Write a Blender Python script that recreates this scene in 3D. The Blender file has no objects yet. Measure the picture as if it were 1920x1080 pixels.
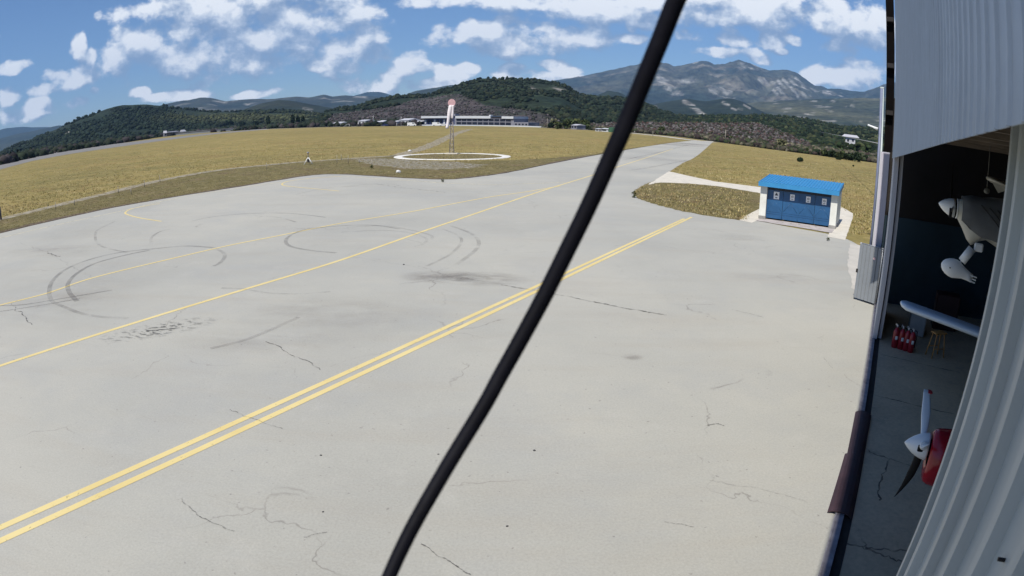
import bpy, bmesh, math, random
import numpy as np
from mathutils import Vector, Matrix, noise
random.seed(7); RNG = np.random.default_rng(7)
SC = bpy.context.scene; COL = SC.collection
PI = math.pi; R = math.radians
# ------------------------------------------------------------------ camera lens model (fisheye polynomial)
A1, A3, PITCH, ROLL, H = .7922, .02, -.2654, .0143, 5.3
CAM = Vector((0, 0, H))
def rot(v):
    x, y, z = v; c, s = math.cos(ROLL), math.sin(ROLL)
    x, y = c*x-s*y, s*x+c*y; f = -z
    c, s = math.cos(PITCH), math.sin(PITCH)
    return Vector((x, c*f-s*y, s*f+c*y))
def ray(px, py):
    u = (px-960)/960; v = -(py-540)/960; r = math.hypot(u, v)+1e-9; th = A1*r+A3*r**3
    return rot((math.sin(th)*u/r, math.sin(th)*v/r, -math.cos(th)))
def G(px, py, z=0.):                      # where the sight line meets the ground
    d = ray(px, py); k = (H-z)/max(-d.z, 1e-4); return Vector((d.x*k, d.y*k, z))
def AT(px, py, dist):                     # point of the sight line at a horizontal distance
    d = ray(px, py); k = dist/math.hypot(d.x, d.y); return CAM+d*k
def proj(P):
    p = np.asarray(P, float)-np.array([0, 0, H]); p /= np.linalg.norm(p, axis=1)[:, None]
    c, s = math.cos(-PITCH), math.sin(-PITCH)
    f = c*p[:, 1]-s*p[:, 2]; y = s*p[:, 1]+c*p[:, 2]; x = p[:, 0]
    c, s = math.cos(-ROLL), math.sin(-ROLL); x, y = c*x-s*y, s*x+c*y
    th = np.arccos(np.clip(f, -1, 1)); r = th/A1
    for _ in range(8): r = r-(A1*r+A3*r**3-th)/(A1+3*A3*r*r)
    k = r/np.maximum(np.hypot(x, y), 1e-9)
    return 960+960*x*k, 540-960*y*k
# ------------------------------------------------------------------ materials
def nn(nt, typ, **kw):
    n = nt.nodes.new(typ)
    for k, v in kw.items():
        if k.startswith('i_'): n.inputs[k[2:]].default_value = v
        else: setattr(n, k, v)
    return n
def ramp(nt, src, stops):
    r = nt.nodes.new('ShaderNodeValToRGB'); e = r.color_ramp.elements
    while len(e) < len(stops): e.new(.5)
    for k, (p, c) in enumerate(stops):
        e[k].position = p; e[k].color = c if len(c) == 4 else (*c, 1)
    nt.links.new(src, r.inputs[0]); return r.outputs[0]
def mixc(nt, fac, a, b, blend='MIX'):
    m = nt.nodes.new('ShaderNodeMix'); m.data_type = 'RGBA'; m.blend_type = blend
    for s, v in ((m.inputs[0], fac), (m.inputs[6], a), (m.inputs[7], b)):
        if isinstance(v, bpy.types.NodeSocket): nt.links.new(v, s)
        elif isinstance(v, (int, float)): s.default_value = v
        else: s.default_value = v if len(v) == 4 else (*v, 1)
    return m.outputs[2]
def math_(nt, op, a, b=0., c=None, clamp=False):
    m = nt.nodes.new('ShaderNodeMath'); m.operation = op; m.use_clamp = clamp
    for s, v in zip(m.inputs, (a, b, c)):
        if v is None: continue
        if isinstance(v, bpy.types.NodeSocket): nt.links.new(v, s)
        else: s.default_value = v
    return m.outputs[0]
def tex(nt, scale, detail=4., rough=.55, stretch=None, rz=0., off=0., coord='Object', dist=0.):
    tc = nt.nodes.new('ShaderNodeTexCoord'); mp = nt.nodes.new('ShaderNodeMapping')
    mp.inputs['Scale'].default_value = stretch or (1, 1, 1); mp.inputs['Rotation'].default_value[2] = rz
    mp.inputs['Location'].default_value = (off, off*.7, off*.3)
    if coord == 'World':
        ge = nt.nodes.new('ShaderNodeNewGeometry'); nt.links.new(ge.outputs['Position'], mp.inputs[0])
    else: nt.links.new(tc.outputs[coord], mp.inputs[0])
    n = nt.nodes.new('ShaderNodeTexNoise'); n.inputs['Scale'].default_value = scale
    n.inputs['Detail'].default_value = detail; n.inputs['Roughness'].default_value = rough
    n.inputs['Distortion'].default_value = dist
    nt.links.new(mp.outputs[0], n.inputs['Vector']); return n.outputs[0]
def new_mat(name):
    m = bpy.data.materials.new(name); m.use_nodes = True
    return m, m.node_tree, m.node_tree.nodes['Principled BSDF']
def setc(nt, b, col, key='Base Color'):
    if isinstance(col, bpy.types.NodeSocket): nt.links.new(col, b.inputs[key])
    else: b.inputs[key].default_value = col if not hasattr(col, '__len__') or len(col) == 4 else (*col, 1)
def bump(nt, b, h, strength, dist):
    n = nt.nodes.new('ShaderNodeBump'); n.inputs['Strength'].default_value = strength; n.inputs['Distance'].default_value = dist
    nt.links.new(h, n.inputs['Height']); nt.links.new(n.outputs[0], b.inputs['Normal'])
def simple(name, c, rough=.6, var=.18, scale=3., metal=0., bmp=0., bscale=20., spec=.5, dirt=None, stretch=None):
    """colour with noise wear; optional dirt colour in patches"""
    m, nt, b = new_mat(name)
    t = tex(nt, scale, 6, .6, stretch)
    lo = tuple(x*(1-var) for x in c); hi = tuple(min(x*(1+var), .95) for x in c)
    col = ramp(nt, t, [(.3, lo), (.7, hi)])
    if dirt:
        t2 = tex(nt, scale*.6, 8, .7, stretch, off=7.3)
        f = ramp(nt, t2, [(.5, (0, 0, 0)), (.75, (.7, .7, .7))]); col = mixc(nt, f, col, dirt)
    setc(nt, b, col); b.inputs['Roughness'].default_value = rough; b.inputs['Metallic'].default_value = metal
    b.inputs['Specular IOR Level'].default_value = spec
    if bmp: bump(nt, b, tex(nt, bscale, 6), bmp, .02)
    return m
def attr_mat(name, rough=.9, noise_scale=.05, amt=.35, bmp=0., bdist=2., spec=.15, fine=None):
    """colour attribute 'col' broken up by noise"""
    m, nt, b = new_mat(name)
    a = nt.nodes.new('ShaderNodeAttribute'); a.attribute_name = 'col'
    t = tex(nt, noise_scale, 8, .65)
    f = ramp(nt, t, [(.3, (1-amt,)*3), (.7, (1+amt,)*3)])
    col = mixc(nt, 1., a.outputs[0], f, 'MULTIPLY')
    if fine:
        t2 = tex(nt, fine, 4, .6, off=3.1); f2 = ramp(nt, t2, [(.35, (.55,)*3), (.65, (1.45,)*3)])
        col = mixc(nt, 1., col, f2, 'MULTIPLY')
    setc(nt, b, col); b.inputs['Roughness'].default_value = rough; b.inputs['Specular IOR Level'].default_value = spec
    if bmp: bump(nt, b, tex(nt, noise_scale*2, 8, .7), bmp, bdist)
    return m
# ------------------------------------------------------------------ mesh helpers
class MB:
    def __init__(s): s.v = []; s.f = []; s.m = []; s.sm = []
    def add(s, vs, fs, mi=0, smooth=False):
        o = len(s.v); s.v += [tuple(v) for v in vs]; s.f += [tuple(i+o for i in f) for f in fs]
        s.m += [mi]*len(fs); s.sm += [smooth]*len(fs); return s
    def box(s, c, sx, sy, sz, X=(1, 0, 0), Y=(0, 1, 0), Z=(0, 0, 1), mi=0, ch=0.):
        c = Vector(c); X = Vector(X)*sx/2; Y = Vector(Y)*sy/2; Z = Vector(Z)*sz/2
        if ch:                                   # chamfered vertical+horizontal edges (rounded-corner box)
            vs = []; fs = []
            kx, ky, kz = 1-2*ch/sx, 1-2*ch/sy, 1-2*ch/sz
            ring = [(kx, -1), (1, -ky), (1, ky), (kx, 1), (-kx, 1), (-1, ky), (-1, -ky), (-kx, -1)]
            for zz, k in ((-1, 1), (-kz, 0), (kz, 0), (1, 1)):
                for a, b_ in ring:
                    fa = a*(1-2*ch/sx*.9) if k else a; fb = b_*(1-2*ch/sy*.9) if k else b_
                    vs.append(c+X*fa+Y*fb+Z*zz)
            for r in range(3):
                for i in range(8): fs.append((r*8+i, r*8+(i+1) % 8, (r+1)*8+(i+1) % 8, (r+1)*8+i))
            fs.append(tuple(range(7, -1, -1))); fs.append(tuple(range(24, 32)))
            return s.add(vs, fs, mi)
        vs = [c+X*a+Y*b_+Z*d for d in (-1, 1) for b_ in (-1, 1) for a in (-1, 1)]
        return s.add(vs, [(0, 2, 3, 1), (4, 5, 7, 6), (0, 1, 5, 4), (2, 6, 7, 3), (0, 4, 6, 2), (1, 3, 7, 5)], mi)
    def rings(s, rs, mi=0, smooth=True, cap=True, closed=True):
        n = len(rs[0]); o = len(s.v); vs = [p for r in rs for p in r]; fs = []
        for a in range(len(rs)-1):
            for i in range(n if closed else n-1):
                j = (i+1) % n; fs.append((a*n+i, a*n+j, (a+1)*n+j, (a+1)*n+i))
        s.add(vs, fs, mi, smooth)
        if cap:
            s.add([], [], mi)
            s.f.append(tuple(o+i for i in range(n-1, -1, -1))); s.m.append(mi); s.sm.append(False)
            q = o+(len(rs)-1)*n; s.f.append(tuple(q+i for i in range(n))); s.m.append(mi); s.sm.append(False)
        return s
    def tube(s, pts, rad, n=10, mi=0, smooth=True, cap=True):
        pts = [Vector(p) for p in pts]; rs = []; up = None
        if not hasattr(rad, '__len__'): rad = [rad]*len(pts)
        for i, p in enumerate(pts):
            d = (pts[min(i+1, len(pts)-1)]-pts[max(i-1, 0)]).normalized()
            if up is None: up = d.orthogonal().normalized()
            up = (up-d*up.dot(d)).normalized(); w = d.cross(up)
            rs.append([p+(up*math.cos(2*PI*k/n)+w*math.sin(2*PI*k/n))*rad[i] for k in range(n)])
        return s.rings(rs, mi, smooth, cap)
    def poly(s, pts, mi=0): return s.add(pts, [tuple(range(len(pts)))], mi)
    def build(s, name, mats, parent=None, loc=None):
        me = bpy.data.meshes.new(name); me.from_pydata(s.v, [], s.f)
        if loc is not None:
            me.transform(Matrix.Translation(-Vector(loc)))
        for m in (mats if isinstance(mats, (list, tuple)) else [mats]): me.materials.append(m)
        me.polygons.foreach_set('material_index', s.m); me.polygons.foreach_set('use_smooth', s.sm); me.update()
        o = bpy.data.objects.new(name, me); COL.objects.link(o)
        if loc is not None: o.location = loc
        if parent: put(o, parent)
        return o
def put(o, parent):                             # parent keeping the world place
    o.parent = parent; o.matrix_parent_inverse = parent.matrix_basis.inverted()
def tag(o, label=None, cat=None, group=None, kind=None):
    if label: o['label'] = label
    if cat: o['category'] = cat
    if group: o['group'] = group
    if kind: o['kind'] = kind
    return o
def thing(name, label, cat, loc=(0, 0, 0), group=None):
    o = bpy.data.objects.new(name, None); COL.objects.link(o); o.location = loc; o.empty_display_size = .2
    return tag(o, label, cat, group)
def dup(root, label=None, loc=None, rz=None, scale=None):
    r = root.copy(); COL.objects.link(r)
    if label: r['label'] = label
    if loc is not None: r.location = loc
    if rz is not None: r.rotation_euler = (0, 0, rz)
    if scale is not None: r.scale = (scale, scale, scale)
    for ch in list(root.children):
        c = ch.copy(); COL.objects.link(c); c.parent = r
        for g in list(ch.children):
            d = g.copy(); COL.objects.link(d); d.parent = c
    return r
def struct(o): o['kind'] = 'structure'; return o
def catmull(pts, per=6):
    pts = [Vector(p) for p in pts]; out = []
    for i in range(len(pts)-1):
        p0, p1, p2, p3 = pts[max(i-1, 0)], pts[i], pts[i+1], pts[min(i+2, len(pts)-1)]
        for k in range(per):
            t = k/per; out.append(.5*((2*p1)+(p2-p0)*t+(2*p0-5*p1+4*p2-p3)*t*t+(3*p1-p0-3*p2+p3)*t**3))
    return out+[pts[-1]]
def sheet(name, pts, mat, z, jag=0., sub=0):    # flat polygon on the ground, ragged edge if jag
    pts = [Vector((p[0], p[1], 0)) for p in pts]
    if jag:
        q = []
        for i in range(len(pts)):
            a, b = pts[i], pts[(i+1) % len(pts)]; n = max(1, min(90, int((b-a).length/.35)))
            d = Vector((-(b-a).y, (b-a).x, 0)).normalized() if (b-a).length > 0 else Vector()
            for k in range(n):
                p = a.lerp(b, k/n); q.append(p+d*noise.noise(p*1.9)*jag+d*noise.noise(p*.5)*jag*.8)
        pts = q
    bm = bmesh.new(); vs = [bm.verts.new((p.x, p.y, z)) for p in pts]
    es = [bm.edges.new((vs[i], vs[(i+1) % len(vs)])) for i in range(len(vs))]
    bmesh.ops.triangle_fill(bm, edges=es, use_beauty=True, normal=(0, 0, 1))
    for f in bm.faces:
        if f.normal.z < 0: f.normal_flip()
    me = bpy.data.meshes.new(name); bm.to_mesh(me); bm.free(); me.materials.append(mat)
    o = bpy.data.objects.new(name, me); COL.objects.link(o); return struct(o)
def strip(name, pts, w, mat, z, jag=0.):        # painted line / crack along a ground path
    pts = [Vector((p[0], p[1], 0)) for p in pts]; mb = MB(); vs = []; n = len(pts)
    for i, p in enumerate(pts):
        d = (pts[min(i+1, n-1)]-pts[max(i-1, 0)]).normalized(); q = Vector((-d.y, d.x, 0))
        ww = (w[i] if hasattr(w, '__len__') else w)/2
        j = random.uniform(-jag, jag)
        vs += [(p+q*(ww+j)).to_tuple()[:2]+(z,), (p-q*(ww-j)).to_tuple()[:2]+(z,)]
    mb.add(vs, [(2*i, 2*i+1, 2*i+3, 2*i+2) for i in range(n-1)])
    return struct(mb.build(name, mat))
def fan_alpha(name, col, lo, hi, scale, stretch=None, amount=1., rough=.85, coord='World', edge=False):
    """stain on a surface: colour whose cover is broken up by noise, see-through between"""
    m, nt, b = new_mat(name); setc(nt, b, col); b.inputs['Roughness'].default_value = rough
    t = tex(nt, scale, 8, .65, stretch, coord=coord)
    a = ramp(nt, t, [(lo, (0, 0, 0)), (hi, (amount,)*3)])
    if edge:                                    # falls off from the middle of the sheet
        tc = nt.nodes.new('ShaderNodeTexCoord'); vm = nt.nodes.new('ShaderNodeVectorMath'); vm.operation = 'LENGTH'
        nt.links.new(tc.outputs['Object'], vm.inputs[0])
        e = ramp(nt, vm.outputs['Value'], [(.15, (1, 1, 1)), (1., (0, 0, 0))])
        mm = nt.nodes.new('ShaderNodeMix'); mm.data_type = 'RGBA'; mm.blend_type = 'MULTIPLY'; mm.inputs[0].default_value = 1
        nt.links.new(a, mm.inputs[6]); nt.links.new(e, mm.inputs[7]); a = mm.outputs[2]
    nt.links.new(a, b.inputs['Alpha']); return m
# ------------------------------------------------------------------ directions of the hangar front
TH = R(33.1); T = Vector((math.sin(TH), math.cos(TH), 0)); N = Vector((math.cos(TH), -math.sin(TH), 0)); UP = Vector((0, 0, 1))
def F(s, l, z): return T*s+N*l+UP*z
# ================================================================== GROUND
m, nt, b = new_mat('dry grass')
big = tex(nt, .018, 6, .6, coord='World'); stk = tex(nt, .05, 5, .6, (1, 5, 1), R(20), coord='World', off=2)
mid = tex(nt, .35, 8, .7, coord='World', off=5); fin = tex(nt, 4., 6, .75, coord='World', off=9)
c = ramp(nt, big, [(.32, (.185, .16, .062)), (.5, (.25, .203, .074)), (.68, (.305, .243, .095))])
c = mixc(nt, ramp(nt, stk, [(.45, (0, 0, 0)), (.7, (.75,)*3)]), c, (.325, .25, .095))
c = mixc(nt, ramp(nt, mid, [(.46, (0, 0, 0)), (.66, (.75,)*3)]), c, (.135, .122, .045)); mi2 = tex(nt, .8, 7, .7, coord='World', off=15); c = mixc(nt, ramp(nt, mi2, [(.50, (0, 0, 0)), (.68, (.7,)*3)]), c, (.36, .285, .14)); brn = tex(nt, .12, 6, .65, coord='World', off=40); c = mixc(nt, ramp(nt, brn, [(.52, (0, 0, 0)), (.70, (.55,)*3)]), c, (.235, .155, .07))
c = mixc(nt, 1., c, ramp(nt, fin, [(.3, (.78,)*3), (.72, (1.2,)*3)]), 'MULTIPLY')
setc(nt, b, c); b.inputs['Roughness'].default_value = .95; b.inputs['Specular IOR Level'].default_value = .1
bump(nt, b, fin, .6, .12); M_field = m
m, nt, b = new_mat('mown verge')
mid = tex(nt, .5, 8, .7, coord='World', off=5); fin = tex(nt, 5., 6, .8, coord='World', off=9); soil = tex(nt, .22, 8, .7, coord='World', off=31)
c = ramp(nt, mid, [(.3, (.125, .108, .048)), (.5, (.175, .148, .065)), (.7, (.225, .185, .09))])
c = mixc(nt, ramp(nt, soil, [(.50, (0, 0, 0)), (.64, (.8,)*3)]), c, (.17, .125, .075)); s2_ = tex(nt, 1.4, 7, .75, coord='World', off=51); c = mixc(nt, ramp(nt, s2_, [(.54, (0, 0, 0)), (.66, (.8,)*3)]), c, (.06, .058, .024)); s3_ = tex(nt, 1.1, 7, .75, coord='World', off=61); c = mixc(nt, ramp(nt, s3_, [(.58, (0, 0, 0)), (.68, (.7,)*3)]), c, (.34, .29, .19))
c = mixc(nt, 1., c, ramp(nt, fin, [(.32, (.5,)*3), (.7, (1.45,)*3)]), 'MULTIPLY')
setc(nt, b, c); b.inputs['Roughness'].default_value = .95; b.inputs['Specular IOR Level'].default_value = .1
bump(nt, b, fin, .7, .1); M_verge = m
M_terrain = simple('scrub ground', (.05, .048, .034), .95, .4, .05, spec=.1)
M_soil = simple('bare soil edge', (.13, .10, .075), .95, .4, 3., spec=.1)
M_track = fan_alpha('stony track', (.38, .335, .25), .32, .58, 1.3, amount=.82)
M_gravel = fan_alpha('pale gravel', (.44, .405, .34), .42, .62, 2.4, amount=.78)
# concrete of the apron
m, nt, b = new_mat('apron concrete')
big = tex(nt, .07, 7, .62, coord='World'); stk = tex(nt, .16, 7, .66, (1, 6, 1), R(30), coord='World', off=4)
med = tex(nt, .9, 8, .72, coord='World', off=8); fin = tex(nt, 26, 5, .75, coord='World', off=2)
c = ramp(nt, big, [(.28, (.325, .32, .288)), (.5, (.395, .385, .338)), (.74, (.46, .438, .372))]); pt2 = tex(nt, .28, 6, .7, coord='World', off=33); c = mixc(nt, ramp(nt, pt2, [(.48, (0, 0, 0)), (.72, (.55,)*3)]), c, (.345, .345, .325))
c = mixc(nt, ramp(nt, stk, [(.5, (0, 0, 0)), (.74, (.4,)*3)]), c, (.36, .328, .272))
c = mixc(nt, ramp(nt, med, [(.56, (0, 0, 0)), (.78, (.45,)*3)]), c, (.46, .445, .395))
c = mixc(nt, 1., c, ramp(nt, fin, [(.3, (.87,)*3), (.72, (1.11,)*3)]), 'MULTIPLY')
spk = tex(nt, 9, 3, .5, coord='World', off=14)
c = mixc(nt, ramp(nt, spk, [(.69, (0, 0, 0)), (.75, (.6,)*3)]), c, (.17, .16, .15))
# hairline cracks
ge = nn(nt, 'ShaderNodeNewGeometry'); wn = nt.nodes.new('ShaderNodeTexNoise'); wn.inputs['Scale'].default_value = .8; wn.inputs['Detail'].default_value = 6
nt.links.new(ge.outputs['Position'], wn.inputs['Vector'])
vm = nt.nodes.new('ShaderNodeVectorMath'); vm.operation = 'MULTIPLY_ADD'; vm.inputs[1].default_value = (1.6, 1.6, 0)
nt.links.new(wn.outputs['Color'], vm.inputs[0]); nt.links.new(ge.outputs['Position'], vm.inputs[2])
vo = nt.nodes.new('ShaderNodeTexVoronoi'); vo.feature = 'DISTANCE_TO_EDGE'; vo.inputs['Scale'].default_value = .19
nt.links.new(vm.outputs[0], vo.inputs['Vector'])
cr = ramp(nt, vo.outputs['Distance'], [(0., (1, 1, 1)), (.004, (0, 0, 0))])
msk = ramp(nt, tex(nt, .35, 4, .6, coord='World', off=21), [(.52, (0, 0, 0)), (.62, (.6,)*3)])
c = mixc(nt, mixc(nt, 1., cr, msk, 'MULTIPLY'), c, (.16, .145, .13))
setc(nt, b, c); b.inputs['Roughness'].default_value = .82; b.inputs['Specular IOR Level'].default_value = .3
bump(nt, b, fin, .25, .01); M_apron = m
M_path = simple('pale concrete path', (.60, .555, .465), .85, .10, 1.5, dirt=(.42, .39, .33))
M_white = simple('white ring concrete', (.68, .66, .61), .85, .12, 1.2, dirt=(.45, .42, .36))
m, nt, b = new_mat('yellow road paint')
w = tex(nt, 7, 8, .75, coord='World'); c = ramp(nt, tex(nt, .6, 5, coord='World'), [(.3, (.65, .51, .20)), (.7, (.73, .60, .28))])
setc(nt, b, c); nt.links.new(ramp(nt, w, [(.30, (.1,)*3), (.40, (.95,)*3)]), b.inputs['Alpha']); b.inputs['Roughness'].default_value = .7; M_yel = m
m, nt, b = new_mat('faded yellow road paint')
w = tex(nt, 3, 8, .75, coord='World', off=3); setc(nt, b, (.70, .62, .40))
nt.links.new(ramp(nt, w, [(.34, (.02,)*3), (.52, (.85,)*3)]), b.inputs['Alpha']); b.inputs['Roughness'].default_value = .7; M_yelf = m
M_tyre = fan_alpha('tyre rubber mark', (.14, .135, .13), .22, .66, 1.1, amount=.36)
M_tyre2 = fan_alpha('faint tyre rubber mark', (.16, .15, .14), .36, .70, .9, amount=.30)
M_crack = fan_alpha('joint crack', (.08, .072, .065), .32, .6, 2.5, amount=.7)
M_stain = fan_alpha('oil stain', (.17, .14, .12), .36, .66, .8, (1, 2.2, 1), .5, edge=True); M_faint = fan_alpha('faint brown stain', (.27, .235, .20), .36, .7, .45, (1, 2.2, 1), .20, edge=True)
M_patch = fan_alpha('dark tar flecks', (.055, .055, .055), .52, .58, 3.2, (1, 2.4, 1), .7, edge=True)

bm = bmesh.new(); bmesh.ops.create_grid(bm, x_segments=1, y_segments=1, size=12500)
me = bpy.data.meshes.new('terrain'); bm.to_mesh(me); bm.free(); me.materials.append(M_terrain)
terrain = struct(bpy.data.objects.new('terrain', me)); COL.objects.link(terrain); terrain.location.z = -.05
# apron border, left side then taxiway
left_e = [(-60, 452), (0, 437.5), (100, 414), (200, 392), (300, 374), (400, 358), (480, 345), (560, 332), (600, 327.5), (640, 327), (700, 330), (760, 334), (840, 336.5), (900, 331), (960, 322), (1040, 305.5), (1100, 294), (1180, 280), (1250, 269), (1296, 263.5)]
right_e = [(1338, 265), (1310, 290), (1282, 305), (1255, 322), (1230, 337), (1208, 347), (1192, 357), (1189, 364), (1200, 373), (1240, 386), (1300, 399), (1345, 407), (1390, 413), (1422, 415), (1480, 426), (1562, 441), (1595, 452), (1612, 462)]
LE = catmull([G(*p) for p in left_e], 5); RE = catmull([G(*p) for p in right_e], 4)
far_e = [(-60, 326), (0, 311), (60, 297), (115, 286), (200, 273), (330, 253), (500, 242), (640, 238), (780, 236.5), (850, 236), (1000, 238.2), (1040, 241), (1200, 250), (1280, 257.5), (1340, 266), (1440, 279.5), (1540, 292.5), (1640, 305.5), (1720, 316)]
FE = [G(*p) for p in far_e]
field = sheet('field', FE+[Vector((120, 60, 0)), Vector((120, -60, 0)), Vector((-120, -60, 0)), Vector((-190, 60, 0))], M_field, .0)
tail = [F(31, .2, 0), F(20, .2, 0), F(-14, .2, 0), Vector((-40, -22, 0)), Vector((-52, 2, 0))]
apron = sheet('apron', LE+RE+tail, M_apron, .012)
# verge of mown grass beside the apron
tr = [(-60, 426), (0, 411), (20, 406), (100, 387), (200, 362.5), (300, 338.5), (400, 320.5), (500, 309.5), (560, 304), (640, 298.5), (700, 294.5), (745, 292)]
TR = catmull([G(*p) for p in tr], 6)
tip = [G(*p) for p in [(780, 300), (860, 303), (960, 300), (1040, 296), (1110, 289), (1180, 278)]]
ver = LE[:-8]
verge = sheet('grass_verge', TR+tip+list(reversed(ver)), M_verge, .004, .5)
strip('dirt_track', TR, 1.9, M_track, .010, .15)
tk2 = catmull([G(*p) for p in [(742, 293), (770, 285), (800, 275), (830, 262), (856, 250), (880, 242.5)]], 8)
strip('dirt_track', tk2, [2.2+.02*i for i in range(len(tk2))], M_track, .010, .2)
gravel = sheet('gravel_patch', [G(*p) for p in [(660, 300), (700, 297), (745, 298), (800, 302), (870, 305), (905, 309), (880, 316), (820, 318), (760, 316), (700, 309)]], M_gravel, .009, .8)
strip('soil_shade_edge', LE[:-14], [2.4-1.5*min(1, i_/50)+.5*noise.noise(Vector((i_*.7, 0, 0))) for i_ in range(len(LE[:-14]))], M_soil, .007, .25)
M_edge = simple('dark edge gap and shade', (.035, .028, .022), .95, .4, 2., spec=.1)
strip('soil_shade_edge', LE[3:], [.22+.16*noise.noise(Vector((i_*1.3, 4, 0))) for i_ in range(len(LE)-3)], M_edge, .014, .07)  # thin dark line painted for the shadow and gap along the apron edge
# island of grass by the taxiway, the white paths round the shed
isl = [(1188, 363), (1194, 356), (1210, 346.5), (1240, 342.5), (1290, 344), (1350, 350), (1400, 358), (1424, 362.5), (1424, 394), (1400, 404), (1388, 413.5), (1340, 407), (1290, 398.5), (1235, 386), (1200, 374)]
sheet('grass_verge', [G(*p) for p in isl], M_verge, .018, .28)
sheet('concrete_path', [G(*p) for p in [(1254, 321.5), (1270, 325), (1300, 332), (1340, 340.5), (1424, 351), (1470, 359), (1470, 372), (1424, 364), (1400, 359.5), (1350, 351.5), (1290, 345.5), (1240, 344), (1212, 347.5), (1228, 338)]], M_path, .016, .06)
sheet('concrete_path', [G(*p) for p in [(1424, 392), (1400, 404), (1386, 413.5), (1410, 418.5), (1424, 412)]], M_path, .022, .03)
sheet('concrete_path', [G(*p) for p in [(1572, 385), (1600, 401), (1598, 412), (1584, 451), (1552, 444), (1566, 415)]], M_path, .020, .05)
sheet('concrete_path', [G(*p) for p in [(1594, 455), (1640, 470), (1640, 575), (1622, 560), (1598, 541), (1588, 500)]], simple('worn pale concrete', (.47, .44, .385), .85, .14, .8), .018, .10)
# runway and far roads
M_road = simple('far asphalt', (.19, .18, .165), .9, .15, .2)
M_road2 = simple('far concrete road', (.55, .52, .47), .9, .12, .2)
sheet('runway', [G(*p) for p in [(-60, 321), (0, 306), (60, 293.5), (130, 281), (240, 267), (400, 249.5), (500, 241.5), (505, 242.5), (400, 252), (240, 273), (130, 289), (60, 302), (0, 318), (-60, 333)]], M_road, .03)
strip('far_road', catmull([G(*p) for p in [(470, 243.5), (560, 240), (640, 237.4), (760, 236), (850, 235.5), (1000, 237.6), (1100, 243.5)]], 4), 3.0, M_road2, .05)
strip('far_road', catmull([G(*p) for p in [(1175, 249), (1240, 255.5), (1290, 262), (1340, 267.2)]], 4), 3.2, M_road2, .05)
# windsock ring
def ellipse(px0, py0, n=64): return None
rc = (G(739.5, 294)+G(958, 294))/2; rr = (G(958, 294)-G(739.5, 294)).length/2
ang = [2*PI*k/72 for k in range(72)]
mb = MB(); vs = []
for a in ang:
    for r_, z_ in ((rr-1.15, .004), (rr-1.1, .05), (rr-.05, .05), (rr, .004)):
        j = .06*noise.noise(Vector((math.cos(a)*9, math.sin(a)*9, r_)))
        vs.append((rc.x+math.cos(a)*(r_+j), rc.y+math.sin(a)*(r_+j)*.93, z_))
fs = [(i*4+k, ((i+1) % 72)*4+k, ((i+1) % 72)*4+k+1, i*4+k+1) for i in range(72) for k in range(3)]
mb.add(vs, fs); ring = struct(mb.build('painted_ring', M_white))
sheet('grass_verge', [Vector((rc.x+math.cos(a)*(rr-1.1), rc.y+math.sin(a)*(rr-1.1)*.93, 0)) for a in ang], M_verge, .011)
# painted lines
def gl(pts, per=10): return catmull([G(*p) for p in pts], per)
def straight(a, b, n=30): A, B = G(*a), G(*b); return [A.lerp(B, k/n) for k in range(n+1)]
dA, dB = G(0, 991), G(1283, 410.5); dd = (dB-dA); dA2 = dA-dd.normalized()*6
strip('yellow_line', [dA2.lerp(dB, k/60) for k in range(61)], .155, M_yel, .017)
dA, dB = G(0, 1016), G(1297, 407.5); dd = (dB-dA); dA2 = dA-dd.normalized()*6
strip('yellow_line', [dA2.lerp(dB, k/60) for k in range(61)], .155, M_yel, .017)
strip('yellow_line', gl([(-60, 708), (0, 687), (263, 603), (463, 542), (640, 488), (797, 433), (897, 399), (1020, 357), (1107, 330), (1160, 312.5), (1230, 290), (1262, 279)], 8), .17, M_yel, .017)
strip('yellow_line', gl([(-60, 590), (0, 573), (90, 550), (173, 522), (333, 483), (433, 460), (530, 441), (640, 419), (773, 397), (917, 370), (990, 359.5), (1050, 349)], 8), .15, M_yel, .0175)
strip('yellow_line', gl([(0, 447), (80, 428), (200, 402), (262, 388), (330, 372), (420, 357), (530, 341.5), (600, 332.5), (650, 331.5), (720, 336), (800, 341), (850, 344.5), (950, 346), (1060, 342)], 6), .14, M_yelf, .0165)
strip('yellow_line', gl([(300, 382), (262, 388.5), (244, 393), (235, 399), (240, 403), (262, 409), (303, 415.5)], 6), .15, M_yel, .0175)
strip('yellow_line', gl([(640, 331), (590, 334.5), (550, 338.5), (531, 343.5), (532, 348), (560, 351.5), (636, 358.5)], 6), .15, M_yel, .0175)
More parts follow.
